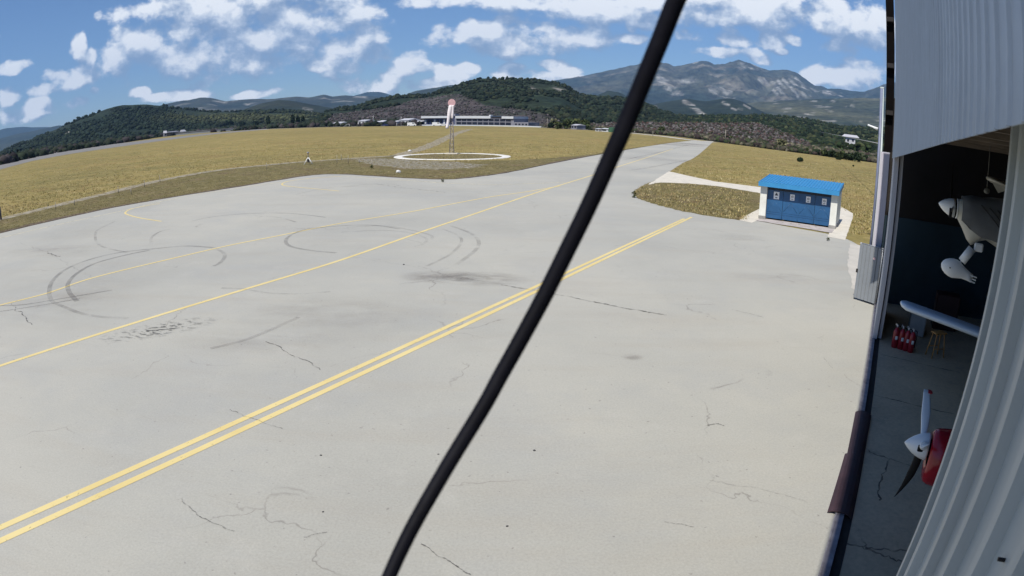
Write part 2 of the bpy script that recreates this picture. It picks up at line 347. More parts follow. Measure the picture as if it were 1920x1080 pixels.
# tyre marks
for pts, w, mt in [
    ([(0, 574), (45, 572), (120, 560), (210, 545)], .22, M_tyre), ([(0, 585), (60, 576), (150, 561)], .2, M_tyre),
    ([(92, 552), (97, 530), (120, 508), (160, 490), (220, 475), (300, 466), (350, 462), (400, 465)], .34, M_tyre),
    ([(145, 566), (130, 549), (128, 532), (145, 513), (180, 494), (240, 478), (280, 470)], .34, M_tyre),
    ([(92, 552), (98, 566), (115, 574), (150, 588), (190, 595), (240, 598)], .3, M_tyre2),
    ([(400, 465), (418, 474), (421, 483), (412, 494), (400, 500)], .3, M_tyre2),
    ([(178, 442), (183, 432), (200, 423), (215, 416)], .28, M_tyre2), ([(178, 442), (182, 456), (200, 466), (240, 474)], .28, M_tyre2),
    ([(283, 455), (285, 445), (300, 435), (320, 430)], .28, M_tyre2),
    ([(360, 415), (400, 407), (450, 402), (510, 400), (560, 402), (610, 408)], .25, M_tyre),
    ([(480, 407), (520, 408), (555, 417)], .25, M_tyre2),
    ([(538, 447), (536, 455), (546, 463), (580, 470), (630, 475)], .3, M_tyre), ([(538, 447), (552, 438), (580, 430), (640, 424), (700, 423), (750, 430)], .26, M_tyre),
    ([(640, 436), (700, 433), (745, 434), (780, 440), (797, 447), (800, 452), (790, 460), (775, 463)], .26, M_tyre2),
    ([(650, 427), (720, 424), (770, 432), (808, 442), (808, 450)], .26, M_tyre2),
    ([(845, 424), (880, 437), (897, 452), (893, 468), (870, 487), (855, 497)], .3, M_tyre2), ([(830, 430), (858, 442), (865, 455), (845, 477), (800, 500)], .24, M_tyre2),
    ([(415, 541), (460, 543), (500, 550), (560, 552), (620, 548)], .22, M_tyre2), ([(395, 655), (470, 635), (560, 596)], .26, M_tyre2),
    ([(640, 351), (690, 346), (735, 346), (752, 350)], .3, M_tyre2), ([(555, 365), (620, 352), (700, 349)], .25, M_tyre2),
    ([(1180, 320), (1230, 312), (1290, 300)], .9, M_tyre2), ([(1170, 300), (1230, 287), (1290, 272)], .8, M_tyre2)]:
    strip('tyre_mark', gl(pts, 7), w*.58, mt, .0215)
# cracks
def crack(pts, w, n=14, j=.05, mt=None):
    P = [G(*p) for p in pts]; out = []
    for a, b_ in zip(P, P[1:]):
        d = (b_-a); q = Vector((-d.y, d.x, 0)).normalized()
        for k in range(n*2): p_ = a.lerp(b_, k/n/2); out.append(p_+q*(noise.noise(p_*2.1)*d.length*.05+noise.noise(p_*9)*j*.8))
    out.append(P[-1]); strip('joint_crack', out, [w*.55*random.uniform(.2, 1.6) for _ in out], mt or M_crack, .0235)
crack([(645, 480), (760, 498), (860, 520), (940, 535)], .05, mt=M_tyre2); crack([(940, 535), (1000, 545), (1060, 556), (1150, 575), (1250, 592)], .10)
crack([(340, 938), (380, 975), (440, 998)], .035); crack([(570, 1010), (613, 1000)], .03); crack([(505, 640), (600, 695)], .04)
crack([(35, 455), (90, 475), (135, 500), (178, 522)], .06, mt=M_tyre2); crack([(90, 475), (112, 482)], .16); crack([(22, 570), (60, 610)], .07)
crack([(700, 345), (760, 353), (838, 361)], .11); crack([(790, 1022), (850, 1060), (882, 1080)], .035); crack([(430, 770), (530, 806)], .03)
crack([(1330, 904), (1420, 918), (1520, 944)], .05, mt=M_tyre2); crack([(1325, 799), (1345, 796), (1357, 800)], .05, 5, .01); crack([(1245, 980), (1300, 990)], .02)
crack([(1380, 583), (1430, 596)], .04); crack([(1545, 672), (1560, 692)], .05, mt=M_tyre2)
def blot(px, py, ex, ey, mat, rz=0.):
    c = G(px, py); bm = bmesh.new(); bmesh.ops.create_circle(bm, cap_ends=True, segments=28, radius=1.)
    me = bpy.data.meshes.new('oil_stain'); bm.to_mesh(me); bm.free(); me.materials.append(mat)
    o = struct(bpy.data.objects.new('oil_stain', me)); COL.objects.link(o)
    o.location = (c.x, c.y, .0265); o.scale = (ex, ey, 1); o.rotation_euler = (0, 0, rz)
blot(830, 520, 1.6, .9, M_stain); blot(905, 524, 1.7, 1.0, M_stain); blot(295, 620, .75, 2.0, M_patch, -.9); blot(1186, 671, .28, .22, M_stain)
blot(610, 590, 3.5, 2.2, M_faint); blot(480, 640, 3, 1., M_faint); blot(1385, 445, 1.6, 1.2, M_faint); blot(130, 560, 3, 3, M_faint); blot(1250, 300, 9, 4, M_faint); blot(1270, 272, 10, 5, M_stain)
blot(1450, 520, 2.2, .8, M_faint); blot(100, 470, 4, 2, M_faint); blot(1290, 270, 8, 10, M_stain)
# small stones / bolts lying on the apron
M_debris = simple('dark pebble', (.04, .04, .042), .8)
M_stone = simple('white painted stone', (.62, .61, .58), .85, .1)
def pebble(name, P, r, mat, label, cat, group=None):
    bm = bmesh.new(); bmesh.ops.create_icosphere(bm, subdivisions=2, radius=r)
    for v in bm.verts: v.co *= 1+.35*noise.noise(v.co/r*1.3+Vector((P.x, P.y, 0))); v.co.z *= .7
    me = bpy.data.meshes.new(name); bm.to_mesh(me); bm.free(); me.materials.append(mat)
    o = bpy.data.objects.new(name, me); COL.objects.link(o); o.location = (P.x, P.y, r*.5)
    return tag(o, label, cat, group)
for (px, py, r, lb) in [(602, 855, .022, 'small dark pebble on the apron right of the double yellow line, left of the cable'), (606, 961, .018, 'tiny dark pebble on the apron near the frame bottom left of the cable'), (757, 497, .035, 'dark pebble on the apron between the middle yellow line and the oil stain'),
                        (822, 853, .018, 'tiny dark pebble on the apron just left of the black cable'), (1002, 846, .024, 'dark pebble on the apron right of the black cable'), (951, 988, .02, 'tiny dark pebble low on the apron right of the cable')]:
    pebble('pebble', G(px, py), r, M_debris, lb, 'pebble')
pebble('stone', G(747, 324), .24, M_stone, 'white rounded stone in the mown verge in front of the windsock ring', 'stone')
pebble('stone', G(768, 284.5), .28, M_stone, 'pale stone at the far rim of the windsock ring', 'stone')
# ================================================================== GRASS tufts (uncountable)
def in_poly(P, poly):
    x, y = P[:, 0], P[:, 1]; r = np.zeros(len(P), bool); n = len(poly)
    for i in range(n):
        x1, y1, x2, y2 = poly[i][0], poly[i][1], poly[(i+1) % n][0], poly[(i+1) % n][1]
        c = ((y1 > y) != (y2 > y)); r ^= c & (x < (x2-x1)*(y-y1)/((y2-y1) if y2 != y1 else 1e-9)+x1)
    return r
apron_poly = [(p.x, p.y) for p in LE+RE+tail]
def mesh_np(name, V, Fc, nper, mat, cols=None):
    me = bpy.data.meshes.new(name); me.vertices.add(len(V)); me.vertices.foreach_set('co', V.astype(np.float32).ravel())
    me.loops.add(Fc.size); me.loops.foreach_set('vertex_index', Fc.astype(np.int32).ravel())
    me.polygons.add(len(Fc)); me.polygons.foreach_set('loop_start', np.arange(0, Fc.size, nper, dtype=np.int32))
    me.polygons.foreach_set('loop_total', np.full(len(Fc), nper, np.int32))
    if cols is not None:
        a = me.color_attributes.new('col', 'FLOAT_COLOR', 'POINT'); a.data.foreach_set('color', np.concatenate([cols, np.ones((len(cols), 1))], 1).astype(np.float32).ravel())
    me.update(calc_edges=True); me.materials.append(mat)
    o = bpy.data.objects.new(name, me); COL.objects.link(o); return o
M_tuft = attr_mat('grass blades', .9, 1., .2)
def tufts(name, P, hmin, hmax, palette, blades=4, wid=.05):
    n = len(P); V = []; C = []
    hh = RNG.uniform(hmin, hmax, n); pal = np.array(palette)[RNG.integers(0, len(palette), n)]*RNG.uniform(.7, 1.25, (n, 1))
    for k in range(blades):
        a = RNG.uniform(0, 2*PI, n); lean = RNG.uniform(.1, .8, n)*hh; w = wid*RNG.uniform(.6, 1.5, n)
        bx = P[:, 0]+RNG.normal(0, .09, n); by = P[:, 1]+RNG.normal(0, .09, n)
        p0 = np.stack([bx-np.sin(a)*w, by+np.cos(a)*w, np.zeros(n)], 1); p1 = np.stack([bx+np.sin(a)*w, by-np.cos(a)*w, np.zeros(n)], 1)
        p2 = np.stack([bx+np.cos(a)*lean, by+np.sin(a)*lean, hh*RNG.uniform(.6, 1, n)], 1)
        V.append(np.stack([p0, p1, p2], 1).reshape(-1, 3)); C.append(np.repeat(pal, 3, 0))
    V = np.concatenate(V); C = np.concatenate(C)
    o = mesh_np(name, V, np.arange(len(V)).reshape(-1, 3), 3, M_tuft, C); return tag(o, kind='stuff')
def scatter(n, x0, x1, y0, y1, dens=None):
    px = RNG.uniform(x0, x1, n); py = RNG.uniform(y0, y1, n)
    return np.array([G(a, b)[:2] for a, b in zip(px, py)])
ring_in = lambda P: ((P[:, 0]-rc.x)**2+((P[:, 1]-rc.y)/.93)**2 < (rr+.1)**2) & ((P[:, 0]-rc.x)**2+((P[:, 1]-rc.y)/.93)**2 > (rr-1.2)**2)
dry = [(.37, .30, .135), (.33, .27, .115), (.43, .36, .20), (.27, .22, .085), (.20, .18, .07), (.34, .24, .12)]
grn = [(.18, .152, .065), (.22, .182, .08), (.14, .13, .048), (.28, .225, .11), (.33, .27, .15)]
P = scatter(60000, -20, 1660, 262, 440)
track_poly = [(p.x, p.y) for p in TR+tip+list(reversed(ver))]
paths = [[(G(*p).x, G(*p).y) for p in q] for q in ([(1254, 321), (1340, 340), (1424, 351), (1470, 359), (1470, 372), (1424, 364), (1350, 351.5), (1290, 345.5), (1212, 347.5)], [(1410, 340), (1600, 400), (1598, 470), (1400, 420)])]
keep = ~in_poly(P, apron_poly) & ~ring_in(P) & (np.hypot(P[:, 0], P[:, 1]) < 230)
TRn = np.array([(p.x, p.y) for p in TR]); tk = np.array([(p.x, p.y) for p in tk2])
def near(P, L, d): return (np.min(np.hypot(P[:, None, 0]-L[None, :, 0], P[:, None, 1]-L[None, :, 1]), 1) < d)
keep &= ~near(P, TRn, .9) & ~near(P, tk, 1.0)
for q in paths: keep &= ~in_poly(P, q)
P = P[keep]; iv = in_poly(P, track_poly)
tufts('grass', P[~iv], .04, .19, dry, 4, .024); tufts('grass', P[iv], .02, .09, grn, 4, .02)
isl_poly = [(G(*p).x, G(*p).y) for p in isl]
P = scatter(9000, 1186, 1426, 340, 415); P = P[in_poly(P, isl_poly)]; tufts('grass', P, .02, .075, grn, 4, .017)
# ================================================================== HILLS
def fbm(p, o=5): return noise.fractal(p, 1.0, 2.1, o)
def poly_mask(px, py, poly, soft=0):
    return in_poly(np.stack([px, py], 1), poly).astype(float)
def seg_mask(px, py, segs):                     # distance (pixels) to strokes -> 1 inside the stroke
    out = np.zeros(len(px))
    for (x1, y1, x2, y2, w) in segs:
        dx, dy = x2-x1, y2-y1; L = dx*dx+dy*dy+1e-9
        t = np.clip(((px-x1)*dx+(py-y1)*dy)/L, 0, 1); d = np.hypot(px-(x1+t*dx), py-(y1+t*dy))
        out = np.maximum(out, np.clip(1.4-d/w, 0, 1))
    return out
def hill(name, crest, D, base, colour, mat, nu=260, nv=46, amp=.1, z0=-1., ns=None, back=.5, crest_n=.012, prof=1.25):
    """terrain whose sky line passes through the crest points at distance D; colour(P,px,py,t)->rgb"""
    cr = [(math.atan2(ray(*p).x, ray(*p).y), math.tan(math.asin(ray(*p).z))) for p in crest]
    az = np.array([c[0] for c in cr]); te = np.array([c[1] for c in cr])
    U = np.linspace(az[0], az[-1], nu)
    # smooth monotone interpolation of the sky line
    dens = np.interp(U, az, te); k = np.array([.25, .5, .25]); dd = np.convolve(np.pad(dens, 1, 'edge'), k, 'valid')
    Vt = np.concatenate([np.linspace(0, 1, nv), np.linspace(1.06, 1+back, 8)])
    V = np.zeros((len(U), len(Vt), 3)); ns = ns or 6./D
    for i, a in enumerate(U):
        zc = H+dd[i]*D
        ed = min(1., i/(nu*.04+1), (nu-1-i)/(nu*.04+1))
        for j, t in enumerate(Vt):
            if t <= 1: d = base+(D-base)*t; z = z0+(zc-z0)*(t**prof); w = math.sin(PI*min(t, 1))**.7 if t < 1 else 0
            else: d = D+(t-1)*(D-base); z = zc-(zc-z0)*((t-1)/back)**1.6*.7; w = (t-1)
            x, y = math.sin(a)*d, math.cos(a)*d; p = Vector((x*ns, y*ns, D*.01))
            r = 1-abs(fbm(p, 6))*1.6
            z += (zc-z0)*amp*w*(r-.55)+(zc-z0)*crest_n*fbm(Vector((x*ns*9, y*ns*9, 3.)), 4)*min(1, t)
            V[i, j] = x, y, z
    P = V.reshape(-1, 3); px, py = proj(P)
    tt = np.tile(Vt, len(U)); cols = colour(P, px, py, tt)
    n2 = len(Vt); ii, jj = np.meshgrid(np.arange(len(U)-1), np.arange(n2-1), indexing='ij'); q = (ii*n2+jj).ravel()
    Fc = np.stack([q, q+n2, q+n2+1, q+1], 1)
    o = mesh_np(name, P, Fc, 4, mat, np.clip(cols, 0, 1)); struct(o)
    o.data.polygons.foreach_set('use_smooth', np.ones(len(Fc), bool))
    return o, V
def nz(P, s, o=5, off=0.): return np.array([fbm(Vector((p[0]*s+off, p[1]*s, p[2]*s*1.5)), o) for p in P])
def blend(a, b_, f): return a*(1-f[:, None])+np.array(b_)*f[:, None]
def base_col(P, c1, c2, s, off=0.):
    f = np.clip(.5+nz(P, s, 5, off)*.9, 0, 1); return np.array(c1)*(1-f[:, None])+np.array(c2)*f[:, None]
M_hillf = attr_mat('far hillside', .95, .004, .25, .4, 14, fine=.02)
M_mount = attr_mat('mountain side', .95, .003, .28, .9, 45, fine=.012)
M_hilln = attr_mat('wooded hillside', .95, .02, .4, .6, 3, fine=.12)
FOR1, FOR2, ROCK, SCR = (.013, .023, .014), (.026, .036, .018), (.34, .32, .29), (.085, .075, .06)
def c_far(P, px, py, t): return base_col(P, (.018, .03, .024), (.035, .042, .03), .0012)
hill('mountain', [(-80, 262), (0, 244), (9, 240.5), (44, 237.5), (62, 239), (90, 238), (130, 240), (200, 250)], 11000, 9000, c_far, M_hillf, 60, 20)
hill('mountain', [(-80, 285), (0, 260), (31, 251), (62, 246), (81, 241), (110, 235), (125, 236), (170, 240), (240, 250)], 7000, 4500, c_far, M_hillf, 90, 26)
hill('mountain', [(250, 214), (300, 197.5), (325, 192), (342, 188), (357, 187.5), (375, 183), (395, 183), (422, 190), (450, 187), (475, 185.5), (497, 186), (517, 185), (555, 181), (580, 182.5), (595, 180), (608, 177), (622, 181), (647, 178.7), (663, 180), (713, 181.5), (760, 186), (820, 196)], 6000, 3500,
     lambda P, px, py, t: blend(base_col(P, (.018, .028, .022), (.045, .048, .034), .0016), ROCK, np.clip(nz(P, .004, 5, 40.)*2.2-.75, 0, .6)), M_hillf, 240, 34)
hill('mountain', [(640, 190), (665, 179), (688, 173), (713, 172), (735, 179), (770, 190)], 9500, 8200, c_far, M_hillf, 50, 16)
hill('mountain', [(730, 190), (760, 177.5), (780, 170), (812, 165), (847, 159), (880, 160), (930, 168), (990, 180)], 5000, 3600, c_far, M_hillf, 80, 20)
def c_E(P, px, py, t):
    c = base_col(P, (.024, .036, .03), (.07, .07, .05), .0011)
    segs = [(1352, 166, 1366, 181, 5), (1236, 146, 1262, 172, 7), (1246, 150, 1275, 178, 6), (1262, 155, 1292, 152, 4), (1292, 152, 1322, 148, 3), (1335, 166, 1372, 184, 6), (1360, 160, 1376, 178, 4), (1390, 119, 1425, 124, 2.5), (1384, 126, 1438, 131, 2.5), (1380, 122, 1415, 121, 2), (1395, 113, 1412, 119, 2), (1300, 118, 1309, 115, 1.5)]
    segs += [(1432+12*k, 150-k*.6, 1458+13*k, 178+k*.5, 2.6) for k in range(6)]+[(1424, 148, 1440, 160, 3), (1520, 168, 1535, 176, 3), (1545, 172, 1580, 178, 3), (1432, 205, 1447, 208, 2), (1440, 212, 1446, 203, 2)]
    s = seg_mask(px, py, segs); n = nz(P, .006, 6, 9.)
    c = blend(c, (.25, .245, .225), np.clip(s*1.15*(.42+n*1.9), 0, .9)); c = blend(c, (.17, .15, .12), np.clip(nz(P, .0022, 5, 70.)*1.6-.35, 0, .6))
    return c
hill('mountain', [(985, 166), (1033, 152), (1090, 143), (1140, 132), (1190, 122), (1207, 117), (1228, 116), (1250, 118.5), (1265, 124), (1292, 119.5), (1317, 113), (1330, 116), (1340, 121), (1360, 119), (1385, 112), (1405, 118), (1420, 124), (1442, 132), (1475, 130.5), (1492, 135), (1507, 146), (1527, 160), (1540, 161), (1552, 166), (1572, 166), (1600, 171), (1620, 172.5), (1642, 164), (1655, 159), (1700, 150), (1780, 150)], 9000, 4800, c_E, M_mount, 520, 110, .16, ns=.0011, prof=1.15)
hill('hill', [(1330, 205), (1380, 197), (1420, 191), (1500, 187), (1560, 184.5), (1640, 184), (1720, 184), (1800, 190)], 4800, 2200,
     lambda P, px, py, t: blend(base_col(P, (.02, .03, .02), (.075, .076, .045), .0022, 5.), ROCK, np.clip(nz(P, .009, 4, 31.)*3-1.35, 0, .6)), M_hillf, 160, 40, .1)
def c_F(P, px, py, t):
    c = base_col(P, (.012, .021, .015), (.022, .03, .019), .003)
    s = seg_mask(px, py, [(1283, 190, 1300, 199, 4), (1296, 199, 1312, 210, 4), (1308, 206, 1328, 222, 3), (1228, 202, 1234, 212, 4), (1356, 192, 1366, 196, 3), (1372, 203, 1380, 206, 2), (1395, 196, 1406, 203, 2), (1384, 204, 1392, 206, 1.5)])
    return blend(c, (.24, .23, .21), np.clip(s*(.7+nz(P, .02, 5)*1.3), 0, 1))
hill('hill', [(1060, 196), (1105, 183.5), (1117, 180), (1140, 170), (1160, 173), (1177, 181), (1200, 190), (1225, 195.5), (1259, 189), (1289, 185), (1324, 190), (1350, 186), (1365, 184), (1379, 186.5), (1395, 192), (1421, 205), (1440, 214), (1480, 226), (1530, 240)], 3200, 1700, c_F, M_hillf, 260, 60, .06, ns=.004)
hill('hill', [(400, 222), (450, 208), (480, 197), (500, 192), (522, 187.5), (547, 189), (580, 195), (613, 201), (650, 208), (700, 220)], 2600, 1500,
     lambda P, px, py, t: blend(base_col(P, (.016, .024, .016), (.03, .036, .022), .004), (.3, .28, .25), np.clip(seg_mask(px, py, [(570, 204, 584, 207, 3)])*(.6+nz(P, .03, 4)), 0, 1)), M_hillf, 120, 30, .06)
def c_C(P, px, py, t):
    c = base_col(P, FOR1, (.02, .029, .017), .006); g = np.clip(1.2-np.abs(py-222-(px-400)*.02)/11, 0, 1)*np.clip((px-260)/120, 0, 1)
    c = blend(c, (.07, .078, .035), g*np.clip(.75+nz(P, .012, 5)*1.2, 0, 1))
    s = seg_mask(px, py, [(122, 251, 130, 247, 2), (205, 238, 213, 237, 2), (84, 258, 88, 260, 1.5)]); return blend(c, ROCK, s*.6)
hC, vC = hill('hill', [(-80, 315), (-40, 303), (0, 287.5), (31, 270), (60, 264), (69, 257), (106, 242), (125, 234), (150, 221), (175, 214), (200, 204), (219, 199), (231, 197), (272, 196), (300, 198), (333, 202), (367, 206), (400, 209), (433, 209), (480, 208), (520, 207), (560, 208), (600, 214), (660, 226), (700, 232)], 1500, 950, c_C, M_hilln, 260, 44, .06, z0=-2.5)
def c_D(P, px, py, t):
    c = base_col(P, FOR1, FOR2, .008)
    pur = poly_mask(px, py, [(600, 240), (625, 214), (690, 206), (740, 200), (775, 187), (860, 176), (885, 186), (905, 196), (960, 204), (1010, 210), (1045, 222), (1060, 245)])
    c = blend(c, (.072, .060, .060), pur*np.clip(.8+nz(P, .03, 5)*.9, 0, 1))
    s = seg_mask(px, py, [(995, 163, 1008, 172, 3), (1038, 166, 1060, 170, 3), (1045, 172, 1064, 172, 2), (905, 165, 925, 158, 2), (1085, 194, 1094, 197, 2), (870, 178, 880, 174, 2)])
    return blend(c, (.22, .20, .18), np.clip(s*(.6+nz(P, .05, 4)*1.4), 0, .9))
hD, vD = hill('hill', [(560, 236), (597, 217), (618, 205), (672, 199), (688, 193), (708, 187), (730, 182), (763, 179), (797, 179), (807, 177), (847, 163), (873, 153), (903, 147.5), (940, 148.5), (990, 148.5), (1023, 152), (1057, 158), (1070, 168), (1090, 178), (1123, 182), (1157, 182), (1190, 187), (1220, 198), (1260, 213), (1300, 226), (1340, 238)], 1050, 520, c_D, M_hilln, 320, 56, .07, z0=-.5)
def c_W(P, px, py, t):
    c = base_col(P, (.022, .036, .015), (.06, .07, .026), .012); return blend(c, (.13, .115, .07), np.clip(nz(P, .03, 4, 8.)*2-.7, 0, .5))
hW, vW = hill('hill', [(1060, 232), (1100, 225), (1150, 222), (1200, 219), (1300, 218), (1400, 216), (1440, 215), (1500, 222), (1530, 227), (1570, 235), (1600, 238), (1660, 241), (1760, 247)], 1100, 330, c_W, M_hilln, 220, 48, .05, z0=-3.2)
def c_H(P, px, py, t):
    c = base_col(P, (.055, .040, .035), (.085, .072, .065), .06); return blend(c, (.05, .06, .025), np.clip(nz(P, .05, 4, 8.)*2-.3, 0, .8))
hH, vH = hill('hill', [(1030, 240), (1080, 236), (1120, 234), (1170, 230), (1240, 231), (1300, 231.5), (1350, 232.5), (1420, 231), (1460, 246), (1500, 261), (1545, 281), (1600, 298), (1640, 308)], 420, 262, c_H, M_hilln, 220, 36, .07, z0=-2., ns=.03, crest_n=.03)
# woods: leaf clumps over the hill sides, greens darkened in place of cloud shadow
M_leafmass = attr_mat('wood foliage', .95, .4, .3)
ico = bmesh.new(); bmesh.ops.create_icosphere(ico, subdivisions=1, radius=1.); IV = np.array([v.co[:] for v in ico.verts]); IF = np.array([[v.index for v in f.verts] for f in ico.faces]); ico.free()
def clumps(name, P, rmin, rmax, cols, flat=.85):
    n = len(P); r = (rmin*.7+(rmax*1.25-rmin*.7)*RNG.uniform(0, 1, n)**2.2)[:, None]
    V = IV[None]*(r[:, :, None]*RNG.uniform(.62, 1.38, (n, len(IV), 1))); V[:, :, 2] *= flat; V += P[:, None, :]; V[:, :, 2] += (r*.45)
    Fc = (IF[None]+(np.arange(n)*len(IV))[:, None, None]).reshape(-1, 3)
    C = np.repeat(cols*RNG.uniform(.55, 1.4, (n, 1)), len(IV), 0)*RNG.uniform(.75, 1.2, (n*len(IV), 1))
    return tag(mesh_np(name, V.reshape(-1, 3), Fc, 3, M_leafmass, C), kind='stuff')
def on_hill(V, n, keep):
    nu, nv = V.shape[0], V.shape[1]-8; out = []
    i = RNG.uniform(0, nu-1.001, n); j = RNG.uniform(0, nv-.5, n); a, b_ = i.astype(int), j.astype(int); fi, fj = (i-a)[:, None], (j-b_)[:, None]
    P = V[a, b_]*(1-fi)*(1-fj)+V[a+1, b_]*fi*(1-fj)+V[a, b_+1]*(1-fi)*fj+V[a+1, b_+1]*fi*fj
    px, py = proj(P); k = keep(px, py, P); return P[k]
def kn(P, s, th, off=0.): return nz(P, s, 3, off) > th
purD = [(600, 240), (625, 214), (690, 206), (740, 200), (775, 187), (860, 176), (885, 186), (905, 196), (960, 204), (1010, 210), (1045, 222), (1060, 245)]
P = on_hill(vD, 16000, lambda px, py, P: (poly_mask(px, py, purD) < .5) & kn(P, .012, -.25))
clumps('woodland', P, 1.2, 3.0, np.array([(.013, .021, .012), (.019, .028, .015), (.010, .017, .010), (.028, .034, .017)])[RNG.integers(0, 4, len(P))])
P = on_hill(vD, 9000, lambda px, py, P: (poly_mask(px, py, purD) > .5))
clumps('scrub', P, .5, 1.3, np.array([(.072, .060, .062), (.058, .050, .052), (.09, .078, .078), (.038, .04, .03)])[RNG.integers(0, 4, len(P))])
P = on_hill(vC, 13000, lambda px, py, P: kn(P, .01, -.2) & (px > -60))
gC = np.clip(1.2-np.abs(proj(P)[1]-222)/11, 0, 1)*np.clip((proj(P)[0]-260)/120, 0, 1)
clumps('woodland', P, 1.3, 3.6, blend(np.array([(.014, .023, .014), (.019, .029, .016), (.012, .019, .012)])[RNG.integers(0, 3, len(P))], (.055, .062, .028), gC))
P = on_hill(vW, 15000, lambda px, py, P: kn(P, .02, -.2))
clumps('woodland', P, .9, 2.6, np.array([(.014, .024, .011), (.021, .032, .014), (.010, .018, .009), (.040, .047, .020)])[RNG.integers(0, 4, len(P))])
P = on_hill(vH, 14000, lambda px, py, P: px > 1040)
clumps('scrub', P, .25, .9, np.array([(.070, .042, .036), (.055, .045, .042), (.085, .075, .07), (.032, .038, .02), (.11, .10, .095)])[RNG.integers(0, 5, len(P))])
# low dark scrub band just behind the far edge of the field
bandp = []
for k in range(4200):
    x = random.uniform(-30, 790); e = np.interp(x, [p[0] for p in far_e], [p[1] for p in far_e]); d0 = G(x, e)
    q = d0*random.uniform(1.04, 1.5); bandp.append((q.x, q.y, 0))
bandp = np.array(bandp)
clumps('scrub', bandp, .7, 2.6, np.array([(.02, .028, .016), (.028, .033, .02), (.042, .036, .036), (.016, .024, .014)])[RNG.integers(0, 4, len(bandp))])
bandp = []
for k in range(5200):
    x = random.uniform(1020, 1650); e = np.interp(x, [p[0] for p in far_e], [p[1] for p in far_e]); d0 = G(x, e)
    q = d0*random.uniform(1.05 if x < 1345 else 1.015, 1.42); bandp.append((q.x, q.y, 0))
bandp = np.array(bandp)
clumps('scrub', bandp, .25, 1.1, np.array([(.03, .04, .018), (.045, .05, .025), (.055, .042, .036), (.075, .068, .05), (.10, .09, .06)])[RNG.integers(0, 5, len(bandp))])
# ================================================================== TREES and shrubs
M_bark = simple('bark', (.09, .07, .05), .95, .3, 4.)
M_leaf = [attr_mat('dark leaves', .9, 2., .3), ]
def crown_mesh(name, rx, rz, n, cols, size, holes=.0, seed=0, shape='round'):
    rg = np.random.default_rng(seed); V = []; C = []
    cl = [(rg.normal(0, .45, 3)) for _ in range(14)]
    P = []
    while len(P) < n:
        c = cl[rg.integers(0, len(cl))]; p = c+rg.normal(0, .26, 3)
        if shape == 'column': lim = np.hypot(p[0], p[1]) < .55*(1-abs(p[2])**3) and abs(p[2]) < 1
        else: lim = np.linalg.norm(p) < 1.02
        if lim: P.append(p)
    P = np.array(P)*np.array([rx, rx, rz]); a = rg.normal(0, 1, (n, 3)); a /= np.linalg.norm(a, axis=1)[:, None]
    b_ = np.cross(a, rg.normal(0, 1, (n, 3))); b_ /= np.linalg.norm(b_, axis=1)[:, None]; c3 = np.cross(a, b_)
    s = size*rg.uniform(.6, 1.5, (n, 1)); Q = np.stack([P-b_*s, P-c3*s*.6, P+b_*s, P+c3*s*.6], 1)
    col = np.array(cols)[rg.integers(0, len(cols), n)]*rg.uniform(.6, 1.4, (n, 1))
    return Q.reshape(-1, 3), np.repeat(col, 4, 0)
def tree(name, label, cat, group, loc, h, rx, cols, shape='round', n=420, seed=1, trunk=.3, sizek=.14):
    t = thing(name, label, cat, loc, group)
    rz = h*(1-trunk)/2; V, C = crown_mesh('crown', rx, rz, n, cols, rx*sizek*2, seed=seed, shape=shape); V[:, 2] += h*trunk+rz
    cr = mesh_np('crown', V, np.arange(len(V)).reshape(-1, 4), 4, M_leaf[0], C); cr.parent = t
    mb = MB(); mb.tube([(0, 0, -.1), (.02*h, 0, h*.25), (.0, .02*h, h*.5), (0, 0, h*.8)], [h*.03, h*.024, h*.016, h*.004], 7)
    for k in range(5):
        a = k*1.3+seed; z = h*(.3+.09*k); mb.tube([(0, 0, z), (math.cos(a)*rx*.4, math.sin(a)*rx*.4, z+h*.12), (math.cos(a)*rx*.7, math.sin(a)*rx*.7, z+h*.2)], [h*.012, h*.008, h*.003], 5)
    tk = mb.build('trunk', M_bark); tk.parent = t; return t
dk = [(.02, .034, .016), (.03, .045, .02), (.015, .026, .012)]; mg = [(.05, .065, .024), (.07, .08, .03), (.035, .05, .018)]; pg = [(.13, .13, .07), (.17, .16, .09), (.10, .105, .05)]
def upright(px, py0, py1, dist=None):           # base point and height of something standing at px between py0 (foot) and py1 (top)
    b_ = G(px, py0) if dist is None else AT(px, py0, dist); d = math.hypot(b_.x, b_.y); t = AT(px, py1, d); return Vector((b_.x, b_.y, b_.z if dist else 0)), t.z-b_.z
TG = 'trees behind the far edge of the field'
